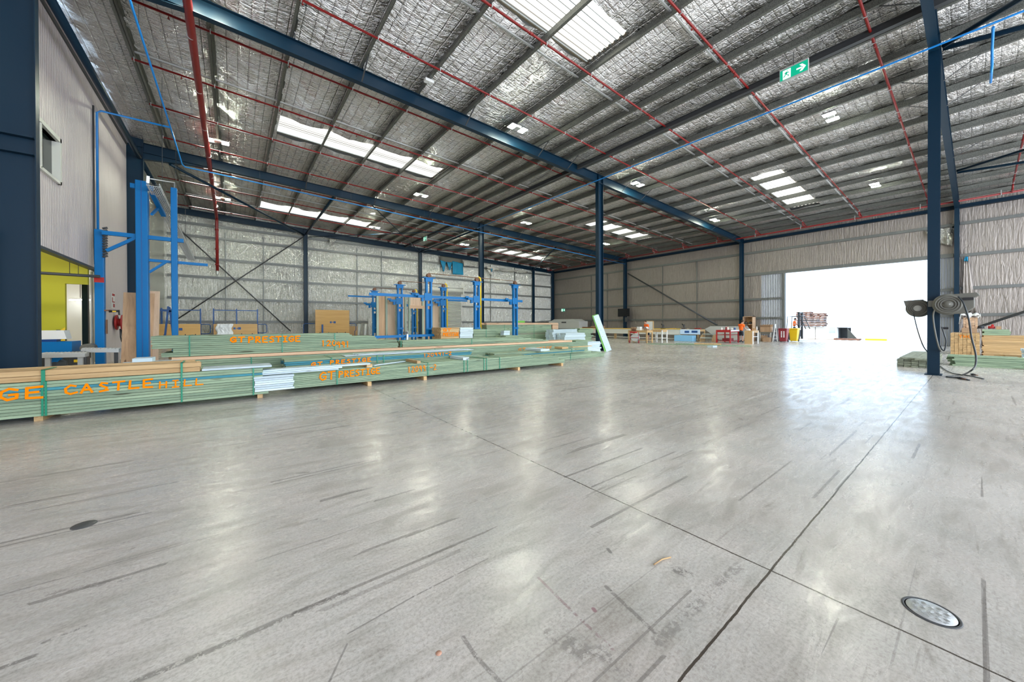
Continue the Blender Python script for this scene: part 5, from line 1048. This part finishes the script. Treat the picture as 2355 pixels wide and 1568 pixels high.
for y0, y1, z0, z1 in ((-.4, .4, 1.70, 1.76), (-.4, .4, .86, .92), (-.4, -.35, .86, 1.76), (.35, .4, .86, 1.76)): w.box(28.98, 29.06, c_.y+y0, c_.y+y1, z0, z1)
w.build('board_frame', 'pineY', r); w = MB()
for y in (-.3, .3): w.box(29.0, 29.06, c_.y+y-.03, c_.y+y+.03, 0, .9)
w.build('stand_leg', 'pineY', r)
r = empty('hose_cart', (24.8, 16.4, 0), 'red hose cart with grey drum in front of the long pine bench', 'hose cart')
c_ = Vector((24.85, 16.35, .42)); n3 = Vector((1, .25, 0)).normalized(); a3 = Vector((0, 0, 1)).cross(n3)
w = MB(); w.lathe(c_-n3*.16, n3, [(.28, 0), (.30, .02), (.30, .05), (.17, .06), (.17, .26), (.30, .27), (.30, .30), (.28, .32)], 24); w.build('drum', 'lgrey', r)
w = MB(); w.lathe(c_-n3*.10, n3, [(.2, 0), (.28, .02), (.29, .1), (.28, .18), (.2, .2)], 20); w.build('wound_hose', 'teal', r)
w = MB()
for s_ in (-1, 1): w.path([c_+a3*(.33*s_)-Vector((0, 0, .36))-n3*.2, c_+a3*(.33*s_)+Vector((0, 0, .4))-n3*.2, c_+a3*(.25*s_)+Vector((0, 0, .55))-n3*.2], .02, 6)
w.path([c_+a3*.33-n3*.2, c_-a3*.33-n3*.2], .02, 6); w.box(c_.x-.32, c_.x-.12, c_.y-.25, c_.y+.25, .78, .9); w.build('cart_frame', 'red2', r)
for s_ in (-1, 1): MB().lathe(c_+a3*(.36*s_)-Vector((0, 0, .32))-n3*.24, a3, [(.10, -.03), (.10, .03)], 16).build('wheel', 'binred', r)
w = MB()
for k in range(4): w.path([(24.75+.1*math.cos(t)*(1-.1*k), 16.4+.2*math.sin(t+k), .97+.05*k+.03*math.sin(3*t)) for t in [2*PI*j/14 for j in range(15)]], .02, 6)
w.build('loose_hose', 'rust', r)
# long beige production bench
r = empty('production_bench', (30, 20, 0), 'long beige production bench running along the doorway wall', 'work bench', 'work benches')
a, b = at(1390, 757, X=31.3), at(1560, 758, X=31.3)
Yb0, Yb1 = 15.9, 27.5
MB().box(31.0, 32.6, Yb0, Yb1, .98, 1.04).build('bench_top', 'plypale', r); MB().box(30.98, 31.03, Yb0, Yb1, 1.0, 1.05).build('edge_strip', 'yellow', r); MB().box(31.02, 31.1, Yb0, Yb1, .52, .98).build('side_panel', 'offwhite', r)
for k in range(6): y = Yb0+.1+k*(Yb1-Yb0-.2)/5; MB().box(31.1, 31.3, y-.08, y+.08, 0, .98).build('leg', 'offwhite' if k < 2 else 'pineX', r)
MB().box(31.3, 31.5, Yb0+.2, Yb1-.2, .12, .2).build('bottom_rail', 'offwhite', r)
put('plan_sheet', 'paper', 'pale blue printed sheet hung on the end of the beige bench', 'sheet', 30.95, 15.05, .58, .03, 1.7, .42)
w = MB(); w.box(30.93, 30.934, 14.4, 14.9, .72, .9); w.box(30.93, 30.934, 15.1, 15.5, .7, .88); tag(w.build('plan_print', 'dkblue'), 'darker drawings printed on the pale blue sheet', 'print')
table('timber bench carrying the printed sheet, beyond the beige bench', 31.0, 32.2, 14.35, 15.85, 1.0, 'pineY', 'pineX')
put('storage_crate', 'bluetub', 'long light blue crate on the floor under the printed sheet', 'crate', 30.6, 15.3, 0, .6, 1.6, .5, bevel=.02)
r = empty('step_stand', (31.6, 14.2, 0), 'low wooden step stand with white edges in front of the grey skip', 'step stand')
w = MB(); 
for y in (13.1, 14.05): w.prism([(30.6, 0), (31.5, 0), (31.5, .62), (31.1, .62), (30.6, .32)], 'y', y-.02, y+.02)
w.build('side_panel', 'mdf', r)
MB().box(31.05, 31.5, 13.1, 14.05, .6, .64).build('top_step', 'primedY', r); MB().box(30.6, 31.0, 13.1, 14.05, .3, .34).build('lower_step', 'primedY', r)
r = empty('grey_skip', (33.3, 13.2, 0), 'grey steel skip with sloping ends against the doorway wall', 'skip')
w = MB(); sk = [(11.9, 1.30), (14.2, 1.30), (14.75, 1.0), (13.5, .1), (12.2, .1), (11.7, 1.0)]
w.prism(sk, 'x', 33.0, 33.05); w.prism(sk, 'x', 34.4, 34.45); w.box(33.05, 34.4, 12.2, 13.5, .1, .15)
w.add([(33, 13.5, .1), (34.45, 13.5, .1), (34.45, 14.75, 1.0), (33, 14.75, 1.0)], [(0, 1, 2, 3)]); w.build('skip_body', 'lgrey', r); w = MB(); w.box(32.98, 34.47, 11.9, 14.2, 1.28, 1.34); w.box(33.0, 33.2, 12.3, 12.6, 0, .1); w.box(33.0, 33.2, 13.1, 13.4, 0, .1); w.build('skip_rim', 'grey', r)
r = table('red steel trolley bench with bottles on top', 29.9, 31.5, 11.45, 12.5, 1.0, 'red2', 'red2', shelf=.12); MB().box(29.94, 31.4, 11.5, 12.45, .6, .64).build('middle_shelf', 'red2', r); MB().box(29.9, 31.5, 11.42, 11.44, .9, 1.0).build('white_edge', 'white', r)
for i, (x, y, h_, m_, lb) in enumerate(((30.2, 12.2, .2, 'white', 'white bottle'), (30.5, 12.0, .28, 'binred', 'dark red can'), (30.3, 11.8, .25, 'offwhite', 'pale bottle with orange cap'), (30.8, 11.7, .18, 'white', 'short white tub'), (31.1, 11.6, .22, 'dkblue', 'blue tin'))):
    r2 = empty('bottle', (x, y, 1.0), lb+' on the red trolley bench', 'bottle', 'bottles on the red bench'); MB().lathe((x, y, 1.0), (0, 0, 1), [(.05, 0), (.055, .02), (.055, h_*.7), (.03, h_*.85)], 12).build('bottle_body', m_, r2); MB().tube((x, y, 1+h_*.85), (x, y, 1+h_), .025, 10).build('cap', 'orange' if i == 2 else 'white', r2)
put('tool_case', 'binred', 'dark red case on the lower shelf of the red trolley bench', 'case', 30.7, 11.95, .15, .8, .5, .2)
tb = table('short wooden bench with white frame near the red bin', 29.9, 31.0, 9.95, 10.5, .98, 'mdf', 'white', shelf=.5)
MB().box(29.88, 29.9, 10.0, 10.5, 0, .96).build('side_panel', 'mdf', tb)
put('yellow_rag', 'yellow', 'yellow-green rag on the shelf of the short wooden bench', 'rag', 30.3, 10.2, .53, .2, .25, .08, bevel=.03); put('papers_heap', 'white', 'crumpled white paper on the short wooden bench', 'paper', 30.2, 10.35, .98, .3, .2, .1, bevel=.03)
put('cardboard_box', 'card', 'low cardboard box on the short wooden bench', 'box', 30.8, 10.15, .98, .3, .25, .16); r2 = empty('bottle', (30.75, 10.0, .98), 'white bottle at the right end of the short wooden bench', 'bottle'); MB().lathe((30.75, 9.99, .98), (0, 0, 1), [(.04, 0), (.04, .2), (.02, .26), (.02, .3)], 12).build('bottle_body', 'white', r2)
r = empty('shelf_cabinet', (35.0, 12.2, 0), 'tall open reddish wooden shelf cabinet against the navy wall column', 'cabinet')
a, b = at(1708, 722, X=34.6), at(1731, 722, X=34.6); y0, y1 = b.y, a.y
w = MB(); w.box(34.6, 35.3, y0, y0+.04, 0, 2.1); w.box(34.6, 35.3, y1-.04, y1, 0, 2.1); w.build('side_panel', 'peachX', r); MB().box(34.6, 35.3, y0, y1, 2.06, 2.1).build('top_panel', 'peachX', r); MB().box(35.26, 35.3, y0, y1, 0, 2.06).build('back_panel', 'mdf', r)
for z in (.1, .75, 1.4): MB().box(34.62, 35.26, y0+.04, y1-.04, z, z+.03).build('shelf', 'peachX', r)
for i, y in enumerate((y0+.25, y0+.6)): r2 = empty('tool_bag', (34.8, y, 1.43), ['dark tool on the upper cabinet shelf, nearer the door', 'dark tool on the upper cabinet shelf, nearer the worker'][i], 'tool'); MB().ball((34.85, y, 1.53), .11, 10, (1, 1.3, .9)).build('tool_body', 'dark', r2); MB().path([(34.85, y-.1, 1.6), (34.85, y, 1.7), (34.85, y+.1, 1.6)], .015, 6).build('handle', 'black', r2)
put('orange_case', 'orange', 'orange case on the middle cabinet shelf', 'case', 34.85, (y0+y1)/2, .78, .35, .5, .22)
# vice / mitre saw silhouettes on the beige bench
for px, py, lb in ((1525, 752, 'dark green drop saw on the beige bench behind the joined bench'), (1573, 758, 'small dark machine on the beige bench by the yellow strip')):
    p = at(px, py, X=31.5); r = empty('bench_saw', (31.5, p.y, 1.04), lb, 'saw'); MB().box(31.35, 31.65, p.y-.16, p.y+.16, 1.04, 1.12).build('saw_base', 'dark', r); MB().lathe((31.5, p.y-.03, 1.3), (0, 1, 0), [(.14, 0), (.14, .06)], 18).build('blade_guard', 'dark', r); MB().beam((31.5, p.y, 1.3), (31.5, p.y+.18, 1.48), .06, .06).build('saw_handle', 'black', r)
for px, m_, nm, lb in ((1548, 'pineY', 'timber_board', 'raw pine offcut lying on the beige bench'), (1605, 'red2', 'tool_case', 'small red case on the bench before the skip')):
    p = at(px, 758, X=31.6); put(nm, m_, lb, 'offcut' if 'pine' in m_ else 'case', 31.6, p.y, 1.05, .2, .5, .06)
put('offcut_heap', 'card', 'brown offcuts piled on the far end of the beige bench', 'offcuts', 31.8, 25.6, 1.045, .5, 1.6, .22, bevel=.05)
put('orange_bundle', 'rust', 'reddish bundle on the far end of the beige bench', 'bundle', 31.4, 26.6, 1.045, .3, 1.6, .12, bevel=.03)
# large pale machine in the far corner
r = empty('panel_machine', (33, 30.5, 0), 'large pale grey machine in the far corner before the doorway wall', 'machine')
c0, c1 = at(1262, 740, X=33.2).y, at(1332, 740, X=33.2).y
MB().box(33.2, 34.8, c1, c0, .9, 1.85).build('machine_body', 'lgrey', r, .06); MB().prism([(c1+.3, 1.85), (c0-.2, 1.85), (c0-.9, 2.1), (c1+.9, 2.1)], 'x', 33.3, 34.7).build('machine_hood', 'lgrey', r); MB().box(33.4, 34.6, c1+.1, c0-.1, 0, .9).build('machine_base', 'grey', r)
MB().box(33.18, 33.2, (c0+c1)/2-.5, (c0+c1)/2+.3, 1.62, 1.78).build('name_plate', 'dark', r); w = MB(); w.beam((33.4, c0, 1.9), (33.4, c0+2.2, 1.95), .05, .05); w.beam((34.4, c0, 1.9), (34.4, c0+2.2, 1.95), .05, .05)
for k in range(4): w.beam((33.4, c0+.6*k+.3, 1.93), (34.4, c0+.6*k+.3, 1.93), .04, .04)
w.build('guard_frame', 'lightgalv', r); MB().box(33.38, 33.44, c0+2.1, c0+2.2, 0, 1.95).build('frame_leg', 'lightgalv', r)
# ================================================================== DOORWAY: BINS, BOXES, FORKLIFT, OUTSIDE
def bin_(label, x, y, m, h=1.08):
    r = empty('wheelie_bin', (x, y, 0), label, 'wheelie bin', 'wheelie bins at the doorway'); w = MB()
    vs = [(x-.22, y-.22, .05), (x+.2, y-.22, .05), (x+.2, y+.22, .05), (x-.22, y+.22, .05), (x-.3, y-.29, h-.1), (x+.32, y-.29, h-.1), (x+.32, y+.29, h-.1), (x-.3, y+.29, h-.1)]
    w.add(vs, [(3, 2, 1, 0), (4, 5, 6, 7), (0, 1, 5, 4), (1, 2, 6, 5), (2, 3, 7, 6), (3, 0, 4, 7)]); w.build('bin_body', m, r, .03); MB().box(x-.33, x+.36, y-.31, y+.31, h-.1, h-.04).build('bin_rim', m, r, .02); MB().box(x-.30, x+.38, y-.29, y+.29, h-.04, h+.02).build('lid', m, r, .02)
    for s_ in (-1, 1): MB().tube((x+.26, y+s_*.24-.03, .12), (x+.26, y+s_*.24+.03, .12), .12, 16).build('wheel', 'black', r)
    MB().tube((x+.42, y-.2, h-.06), (x+.42, y+.2, h-.06), .016, 8).build('handle', m, r); return r
b1 = bin_('dark red wheelie bin with white lettering left of the yellow one', 35.0, 9.5, 'binred')
w = MB()
for k in range(2):
    for j in range(4): w.box(34.71, 34.715, 9.36+k*.16, 9.44+k*.16, .38+j*.13, .48+j*.13)
w.build('white_lettering', 'white', b1)
bin_('yellow wheelie bin standing in the doorway', 36.55, 9.2, 'binyel')
r = empty('cardboard_box', (35.1, 10.8, .7), 'large open cardboard box on a small table left of the red bin', 'box'); MB().box(34.9, 35.4, 10.35, 11.1, .78, 1.2).build('box_body', 'card', r); w = MB(); w.add([(34.9, 10.35, 1.2), (34.9, 11.1, 1.2), (34.75, 11.1, 1.35), (34.75, 10.35, 1.35)], [(0, 1, 2, 3)]); w.add([(35.4, 10.35, 1.2), (35.4, 11.1, 1.2), (35.5, 11.1, 1.4), (35.5, 10.35, 1.4)], [(0, 1, 2, 3)]); o = w.build('flap', 'card', r); s_ = o.modifiers.new('s', 'SOLIDIFY'); s_.thickness = .01
table('small grey table holding the large open box', 34.85, 35.45, 10.3, 11.15, .78, 'grey', 'lgrey')
put('cardboard_box', 'card', 'flat-lying cardboard box on the floor left of the red bin', 'box', 34.6, 10.5, 0, .5, .45, .35); put('cardboard_box', 'card', 'upright cardboard box under the small grey table', 'box', 35.1, 10.85, 0, .35, .4, .5)
r = empty('folding_ladder', (34.7, 9.98, 0), 'white folding ladder between the boxes and the red bin', 'ladder'); w = MB(); w.beam((34.6, 10.12, 0), (34.75, 9.98, 1.45), .05, .05); w.beam((34.9, 9.86, 0), (34.78, 9.98, 1.45), .05, .05); w.build('ladder_side', 'white', r); w = MB()
for k in range(4): w.beam((34.63+.03*k, 10.1-.03*k, .3*k+.25), (34.87-.02*k, 9.88+.03*k, .3*k+.25), .04, .03)
w.build('ladder_rung', 'white', r)
# forklift just outside
r = empty('forklift', (41, 9.6, 0), 'forklift half hidden behind the bins outside the doorway', 'forklift')
fy = at(1812, 745, X=40.0).y; ty = at(1840, 745, X=40.0).y
MB().box(39.4, 41.0, fy-.1, fy+1.0, .35, 1.05).build('forklift_body', 'yellow', r, .06)
w = MB(); w.path([(39.5, fy-.05, 1.0), (39.5, fy-.1, 2.1), (39.55, fy-1.0, 2.15), (39.55, fy-1.4, 1.0)], .035, 8); w.path([(40.8, fy-.05, 1.0), (40.8, fy-.1, 2.1), (40.8, fy-1.0, 2.15), (40.8, fy-1.4, 1.0)], .035, 8); w.path([(39.55, fy-1.0, 2.15), (40.8, fy-1.0, 2.15)], .03, 8); w.build('overhead_guard', 'dark', r)
w = MB(); w.box(39.5, 39.62, ty-.1, ty+.05, .1, 2.5); w.box(40.4, 40.52, ty-.1, ty+.05, .1, 2.5); w.box(39.5, 40.52, ty-.06, ty+.02, 2.4, 2.5); w.box(39.5, 40.52, ty-.06, ty+.02, 1.2, 1.3); w.build('mast', 'dark', r)
MB().box(39.45, 40.6, ty+.05, ty+.4, .3, .9).build('front_cowl', 'dark', r)
for y in (fy+.7, ty+.5): MB().tube((39.3, y, .35), (39.55, y, .35), .35, 18).build('wheel', 'black', r)
for x in (39.7, 40.3): MB().box(x-.06, x+.06, ty-1.3, ty-.1, 1.72, 1.77).build('fork', 'dark', r)
r2 = build_person('person in orange driving the forklift outside', (40.1, fy-.45, .45), (0, -1, 0), .05, arms='work', scale=.85)
# pallet stacks
def pallet(x, y, z, r):
    w = MB()
    for k in range(5): w.box(x-.54, x+.54, y-.54+k*.25, y-.54+k*.25+.08, z+.12, z+.14)
    for k in range(3): w.box(x-.54+k*.49, x-.44+k*.49, y-.54, y+.54, z+.02, z+.12)
    for k in range(3): w.box(x-.54, x+.54, y-.52+k*.47, y-.42+k*.47, z, z+.02)
    return w
gpal = 'wooden pallets stacked outside the doorway'
xo = 44.0; y1, y2 = at(1852, 735, X=xo).y, at(1882, 738, X=xo).y; z0_ = at(1880, 750, X=xo).z
po = None
for k in range(9):
    for (yy, n_, nm) in ((y1, 9, 'left'), (y2, 8, 'right')):
        if k >= n_: continue
        lb = f'wooden pallet outside, {["lowest", "second", "third", "fourth", "fifth", "sixth", "seventh", "eighth", "topmost"][k]} of the {nm} raised stack'
        x, y, z = xo+random.uniform(-.06, .06), yy+random.uniform(-.06, .06), z0_+k*.155
        if po is None: po = pallet(0, 0, 0, None).build('wooden_pallet', 'palletwood'); o = po
        else: o = po.copy(); COL.objects.link(o)
        o.location = (x, y, z); tag(o, lb, 'pallet', gpal)
for i, (px0, px1, top, X_, lb) in enumerate(((1847, 1875, 764, 43.6, 'white wrapped block outside, lower one under the left pallets'), (1875, 1902, 764, 43.6, 'white wrapped block outside, lower one under the right pallets'), (1903, 1922, 752, 44.5, 'white crate outside left of the dark chute'), (1903, 1926, 766, 44.2, 'lower white crate outside left of the dark chute'))):
    a, b = at(px0, top, X=X_), at(px1, top, X=X_)
    if i < 2:
        tag(MB().box(X_, X_+1.1, b.y+.02, a.y-.02, 0, z0_-.01).build('wrapped_block', 'white', None, .04), lb, 'wrapped block', 'white blocks outside')
    else: tag(MB().box(X_+(.0 if i == 2 else -.6), X_+(1.1 if i == 2 else -.02), b.y, a.y, 0, a.z).build('wrapped_block', 'white', None, .03), lb, 'crate', 'white blocks outside')
r = empty('steel_chute', (45, 7, 0), 'dark steel chute with a sloping side outside the doorway', 'chute'); a = at(1923, 753, X=45); b = at(1949, 755, X=45); c_ = at(1972, 775, X=45)
MB().box(46.5, 46.56, b.y, a.y, 0, a.z).build('back_plate', 'dkblue' if False else 'dark', r); MB().box(45, 46.5, b.y, a.y, a.z-.05, a.z).build('top_plate', 'dark', r); MB().prism([(b.y, 0), (b.y, b.z), (c_.y, .05), (c_.y, 0)], 'x', 45, 45.05).build('sloping_side', 'grey', r); MB().box(45, 46.5, a.y-.05, a.y, 0, a.z).build('side_plate', 'dark', r)
for px, w_, m_, lb in ((1940, 1.2, 'peachX', 'broken timber pallet lying before the dark chute'), (1960, 1.0, 'pineX', 'loose timber pieces lying right of the dark chute')):
    p = at(px, 777, X=43.5); o = po.copy(); COL.objects.link(o); o.location = (43.3, p.y, 0); tag(o, lb, 'pallet', gpal)
a, b = at(1990, 778, X=43.5), at(2040, 778, X=43.5); tag(MB().box(43.4, 43.6, b.y, a.y, 0, .16).build('timber_beam', 'yellow'), 'yellow timber lying on the bright ground outside', 'beam')
# pale fence outside
r = empty('outdoor_fence', (52, 0, 0), 'pale block wall and railing outside at the right of the doorway', 'fence'); a, b = at(2036, 745, X=52), at(2160, 745, X=52)
MB().box(52, 52.3, b.y, a.y, 0, .8).build('low_wall', 'white', r); w = MB(); w.beam((52, b.y, 1.9), (52, a.y, 1.9), .06, .06); w.beam((52, b.y, 1.3), (52, a.y, 1.3), .06, .06); w.build('railing', 'lgrey', r); p = at(2128, 745, X=51.8); MB().box(51.6, 51.9, p.y-.35, p.y+.35, 0, 2.4).build('pier', 'white', r)
# ================================================================== HOSE REELS ON THE NEAREST COLUMN
def hose_reel(label, c, ax, rad, dep, face_m, m):
    c = Vector(c); ax = Vector(ax).normalized(); r = empty('hose_reel', c, label, 'hose reel', 'retractable hose reels on the column')
    MB().lathe(c, ax, [(rad*.55, -dep/2), (rad*.9, -dep/2+.02), (rad, -dep*.25), (rad, dep*.25), (rad*.92, dep/2-.02), (rad*.8, dep/2), (rad*.3, dep/2)], 32).build('drum_case', m, r)
    for k, q in enumerate((.84, .66, .5)):
        MB().lathe(c, ax, [(rad*(q-.02), dep/2-.005), (rad*q, dep/2+.014+.006*k), (rad*(q-.06), dep/2+.018+.006*k), (rad*(q-.09), dep/2-.005)], 32).build('ring', m, r)
    MB().lathe(c, ax, [(.001, dep/2), (rad*.33, dep/2+.004), (rad*.33, dep/2+.025), (.001, dep/2+.03)], 24).build('hub', face_m, r)
    up = Vector((0, 0, 1)); sd_ = up.cross(ax).normalized()
    return r, c, ax, up, sd_
# reel facing the camera, right
rc = at(2180, 700, X=15.75); r, c, ax, up, sd_ = hose_reel('large olive-grey hose reel on the right side of the column', (15.75, rc.y, rc.z), (-1, -.05, .0), .29, .24, 'grey', 'grey')
w = MB(); Yr = rc.y
w.prism([(Yr+.05, rc.z+.27), (Yr-.5, rc.z+.30), (Yr-.55, rc.z+.22), (Yr-.46, rc.z+.16), (Yr-.46, rc.z-.10), (Yr-.30, rc.z-.26), (Yr-.0, rc.z-.27)], 'x', 15.66, 15.86); w.build('outlet_housing', 'grey', r, .02)
MB().box(15.62, 15.655, Yr-.44, Yr-.26, rc.z+.10, rc.z+.17).build('outlet_slot', 'black', r); MB().beam((15.606, Yr+.05, rc.z), (15.606, Yr-.05, rc.z), .008, .01).build('label_bar', 'white', r); MB().box(15.72, 15.9, Yr+.22, Yr+.36, rc.z-.05, rc.z+.12).build('wall_bracket', 'grey', r)
rl_ = at(2112, 709, X=16.15); r, c, ax, up, sd_ = hose_reel('smaller grey hose reel behind the left side of the column', (16.2, rl_.y, rl_.z), (-1, .1, 0), .26, .2, 'lgrey', 'grey')
MB().box(16.1, 16.3, rl_.y-.3, rl_.y-.1, rl_.z-.06, rl_.z+.08).build('wall_bracket', 'dark', r); MB().prism([(rl_.y+.30, rl_.z+.24), (rl_.y-.1, rl_.z+.26), (rl_.y-.1, rl_.z+.1), (rl_.y+.24, rl_.z+.0)], 'x', 16.12, 16.28).build('outlet_housing', 'grey', r, .01)
def hose(pts, rad, label, m='rubber'):
    # Catmull-Rom smoothing
    P = [Vector(p) for p in pts]; out = []
    for i in range(len(P)-1):
        p0, p1, p2, p3 = P[max(i-1, 0)], P[i], P[i+1], P[min(i+2, len(P)-1)]
        for k in range(6):
            t = k/6; out.append(.5*((2*p1)+(p2-p0)*t+(2*p0-5*p1+4*p2-p3)*t*t+(3*p1-p0-3*p2+p3)*t*t*t))
    out.append(P[-1]); return tag(MB().path(out, rad, 8).build('air_hose', m), label, 'hose', 'hoses hanging from the column reels')
h = lambda x, y, X: at(x, y, X=X); g0 = lambda x, y: at(x, y, Z=.018)
hose([h(2204, 682, 15.6), h(2216, 698, 15.5), h(2228, 735, 15.3), h(2234, 775, 15.0), h(2244, 815, 14.8), h(2243, 840, 14.6), h(2232, 853, 14.4), g0(2212, 862), g0(2177, 866), g0(2200, 868), g0(2215, 870), g0(2229, 874)], .018, 'thick dark hose looping from the right reel to the floor')
hose([h(2153, 706, 15.7), h(2146, 725, 15.62), h(2150, 760, 15.62), h(2158, 795, 15.65), h(2164, 808, 15.9)], .017, 'grey hose hanging across the front of the column', 'grey')
hose([h(2166, 752, 15.85), h(2172, 770, 15.8), h(2176, 785, 15.8), h(2172, 805, 15.8), h(2166, 803, 15.85), h(2163, 795, 15.9)], .015, 'short hose loop beside the right edge of the column', 'rubber')
hose([h(2101, 715, 16.1), h(2103, 730, 16.1), h(2112, 765, 16.1), h(2123, 795, 16.1), h(2133, 809, 16.15)], .012, 'thin dark hose from the smaller reel down to the column foot')
hose([g0(2163, 842)+Vector((0, 0, .0)), g0(2175, 851), g0(2195, 859), g0(2225, 863), g0(2245, 867), g0(2262, 871)], .014, 'dark hose lying on the floor right of the column')
for px, py, lb in ((2238, 861, 'brass hose coupling farther from the column'), (2208, 869, 'brass hose coupling nearer the column')):
    p = at(px, py, Z=.03); d = (at(px+20, py+4, Z=.03)-p).normalized(); r = empty('hose_coupling', p, lb, 'coupling', 'couplings on the floor hoses'); MB().tube(p-d*.06, p+d*.06, .032, 10).build('coupling_body', 'black', r); MB().tube(p+d*.06, p+d*.2, .014, 8).build('nozzle', 'rust', r)
tag(MB().box(15.86, 15.95, .62-.14, .60, 1.32, 1.38).build('tap_valve', 'black'), 'small black valve sticking out of the right side of the column', 'valve')
# ================================================================== FLOOR DETAILS
r = empty('drain_cover', (2.85, .14, 0), 'round silver chequer-plate cover let into the floor at the lower right', 'floor cover')
c_ = at(2141, 1407, Z=0); rad = .096
MB().lathe((c_.x, c_.y, 0), (0, 0, 1), [(rad+.010, .0005), (rad+.008, .003), (rad, .0035), (rad-.002, .0005)], 48).build('cover_rim', 'dark', r)
MB().lathe((c_.x, c_.y, 0), (0, 0, 1), [(.001, .001), (rad-.006, .001), (rad-.008, .004), (.001, .004)], 48).build('cover_plate', 'lightgalv', r)
w = MB(); k = 0
for i in range(-4, 5):
    for j in range(-4, 5):
        x, y = c_.x+i*.027, c_.y+j*.027
        if math.hypot(x-c_.x, y-c_.y) > rad-.018: continue
        for q in (-1, 0, 1):
            d = Vector((1, 1, 0)).normalized() if (i+j) % 2 else Vector((1, -1, 0)).normalized(); n3 = Vector((-d.y, d.x, 0)); p = Vector((x, y, .0052))+n3*q*.0055
            w.beam(p-d*.010, p+d*.010, .0022, .002)
w.build('tread_pattern', 'lightgalv', r)
c_ = at(193, 1207, Z=0); r = empty('floor_disc', c_, 'small round dark steel cap let into the floor at the left', 'floor cover'); MB().lathe((c_.x, c_.y, 0), (0, 0, 1), [(.001, .001), (.068, .001), (.065, .003), (.001, .003)], 40).build('cap_plate', 'dark', r)
c_ = at(1009, 1502, Z=0); tag(MB().lathe((c_.x, c_.y, 0), (0, 0, 1), [(.001, .0005), (.014, .0005), (.014, .0015), (.001, .0015)], 20).build('pink_token', 'skin'), 'tiny pink paper disc on the floor near the bottom edge', 'paper disc')
a, b = at(1504, 1298, Z=.006), at(1543, 1281, Z=.006); tag(MB().path([a, (a+b)/2+Vector((.01, .01, 0)), b], .004, 6).build('wood_splinter', 'mdf'), 'thin brown wood splinter on the floor', 'splinter')
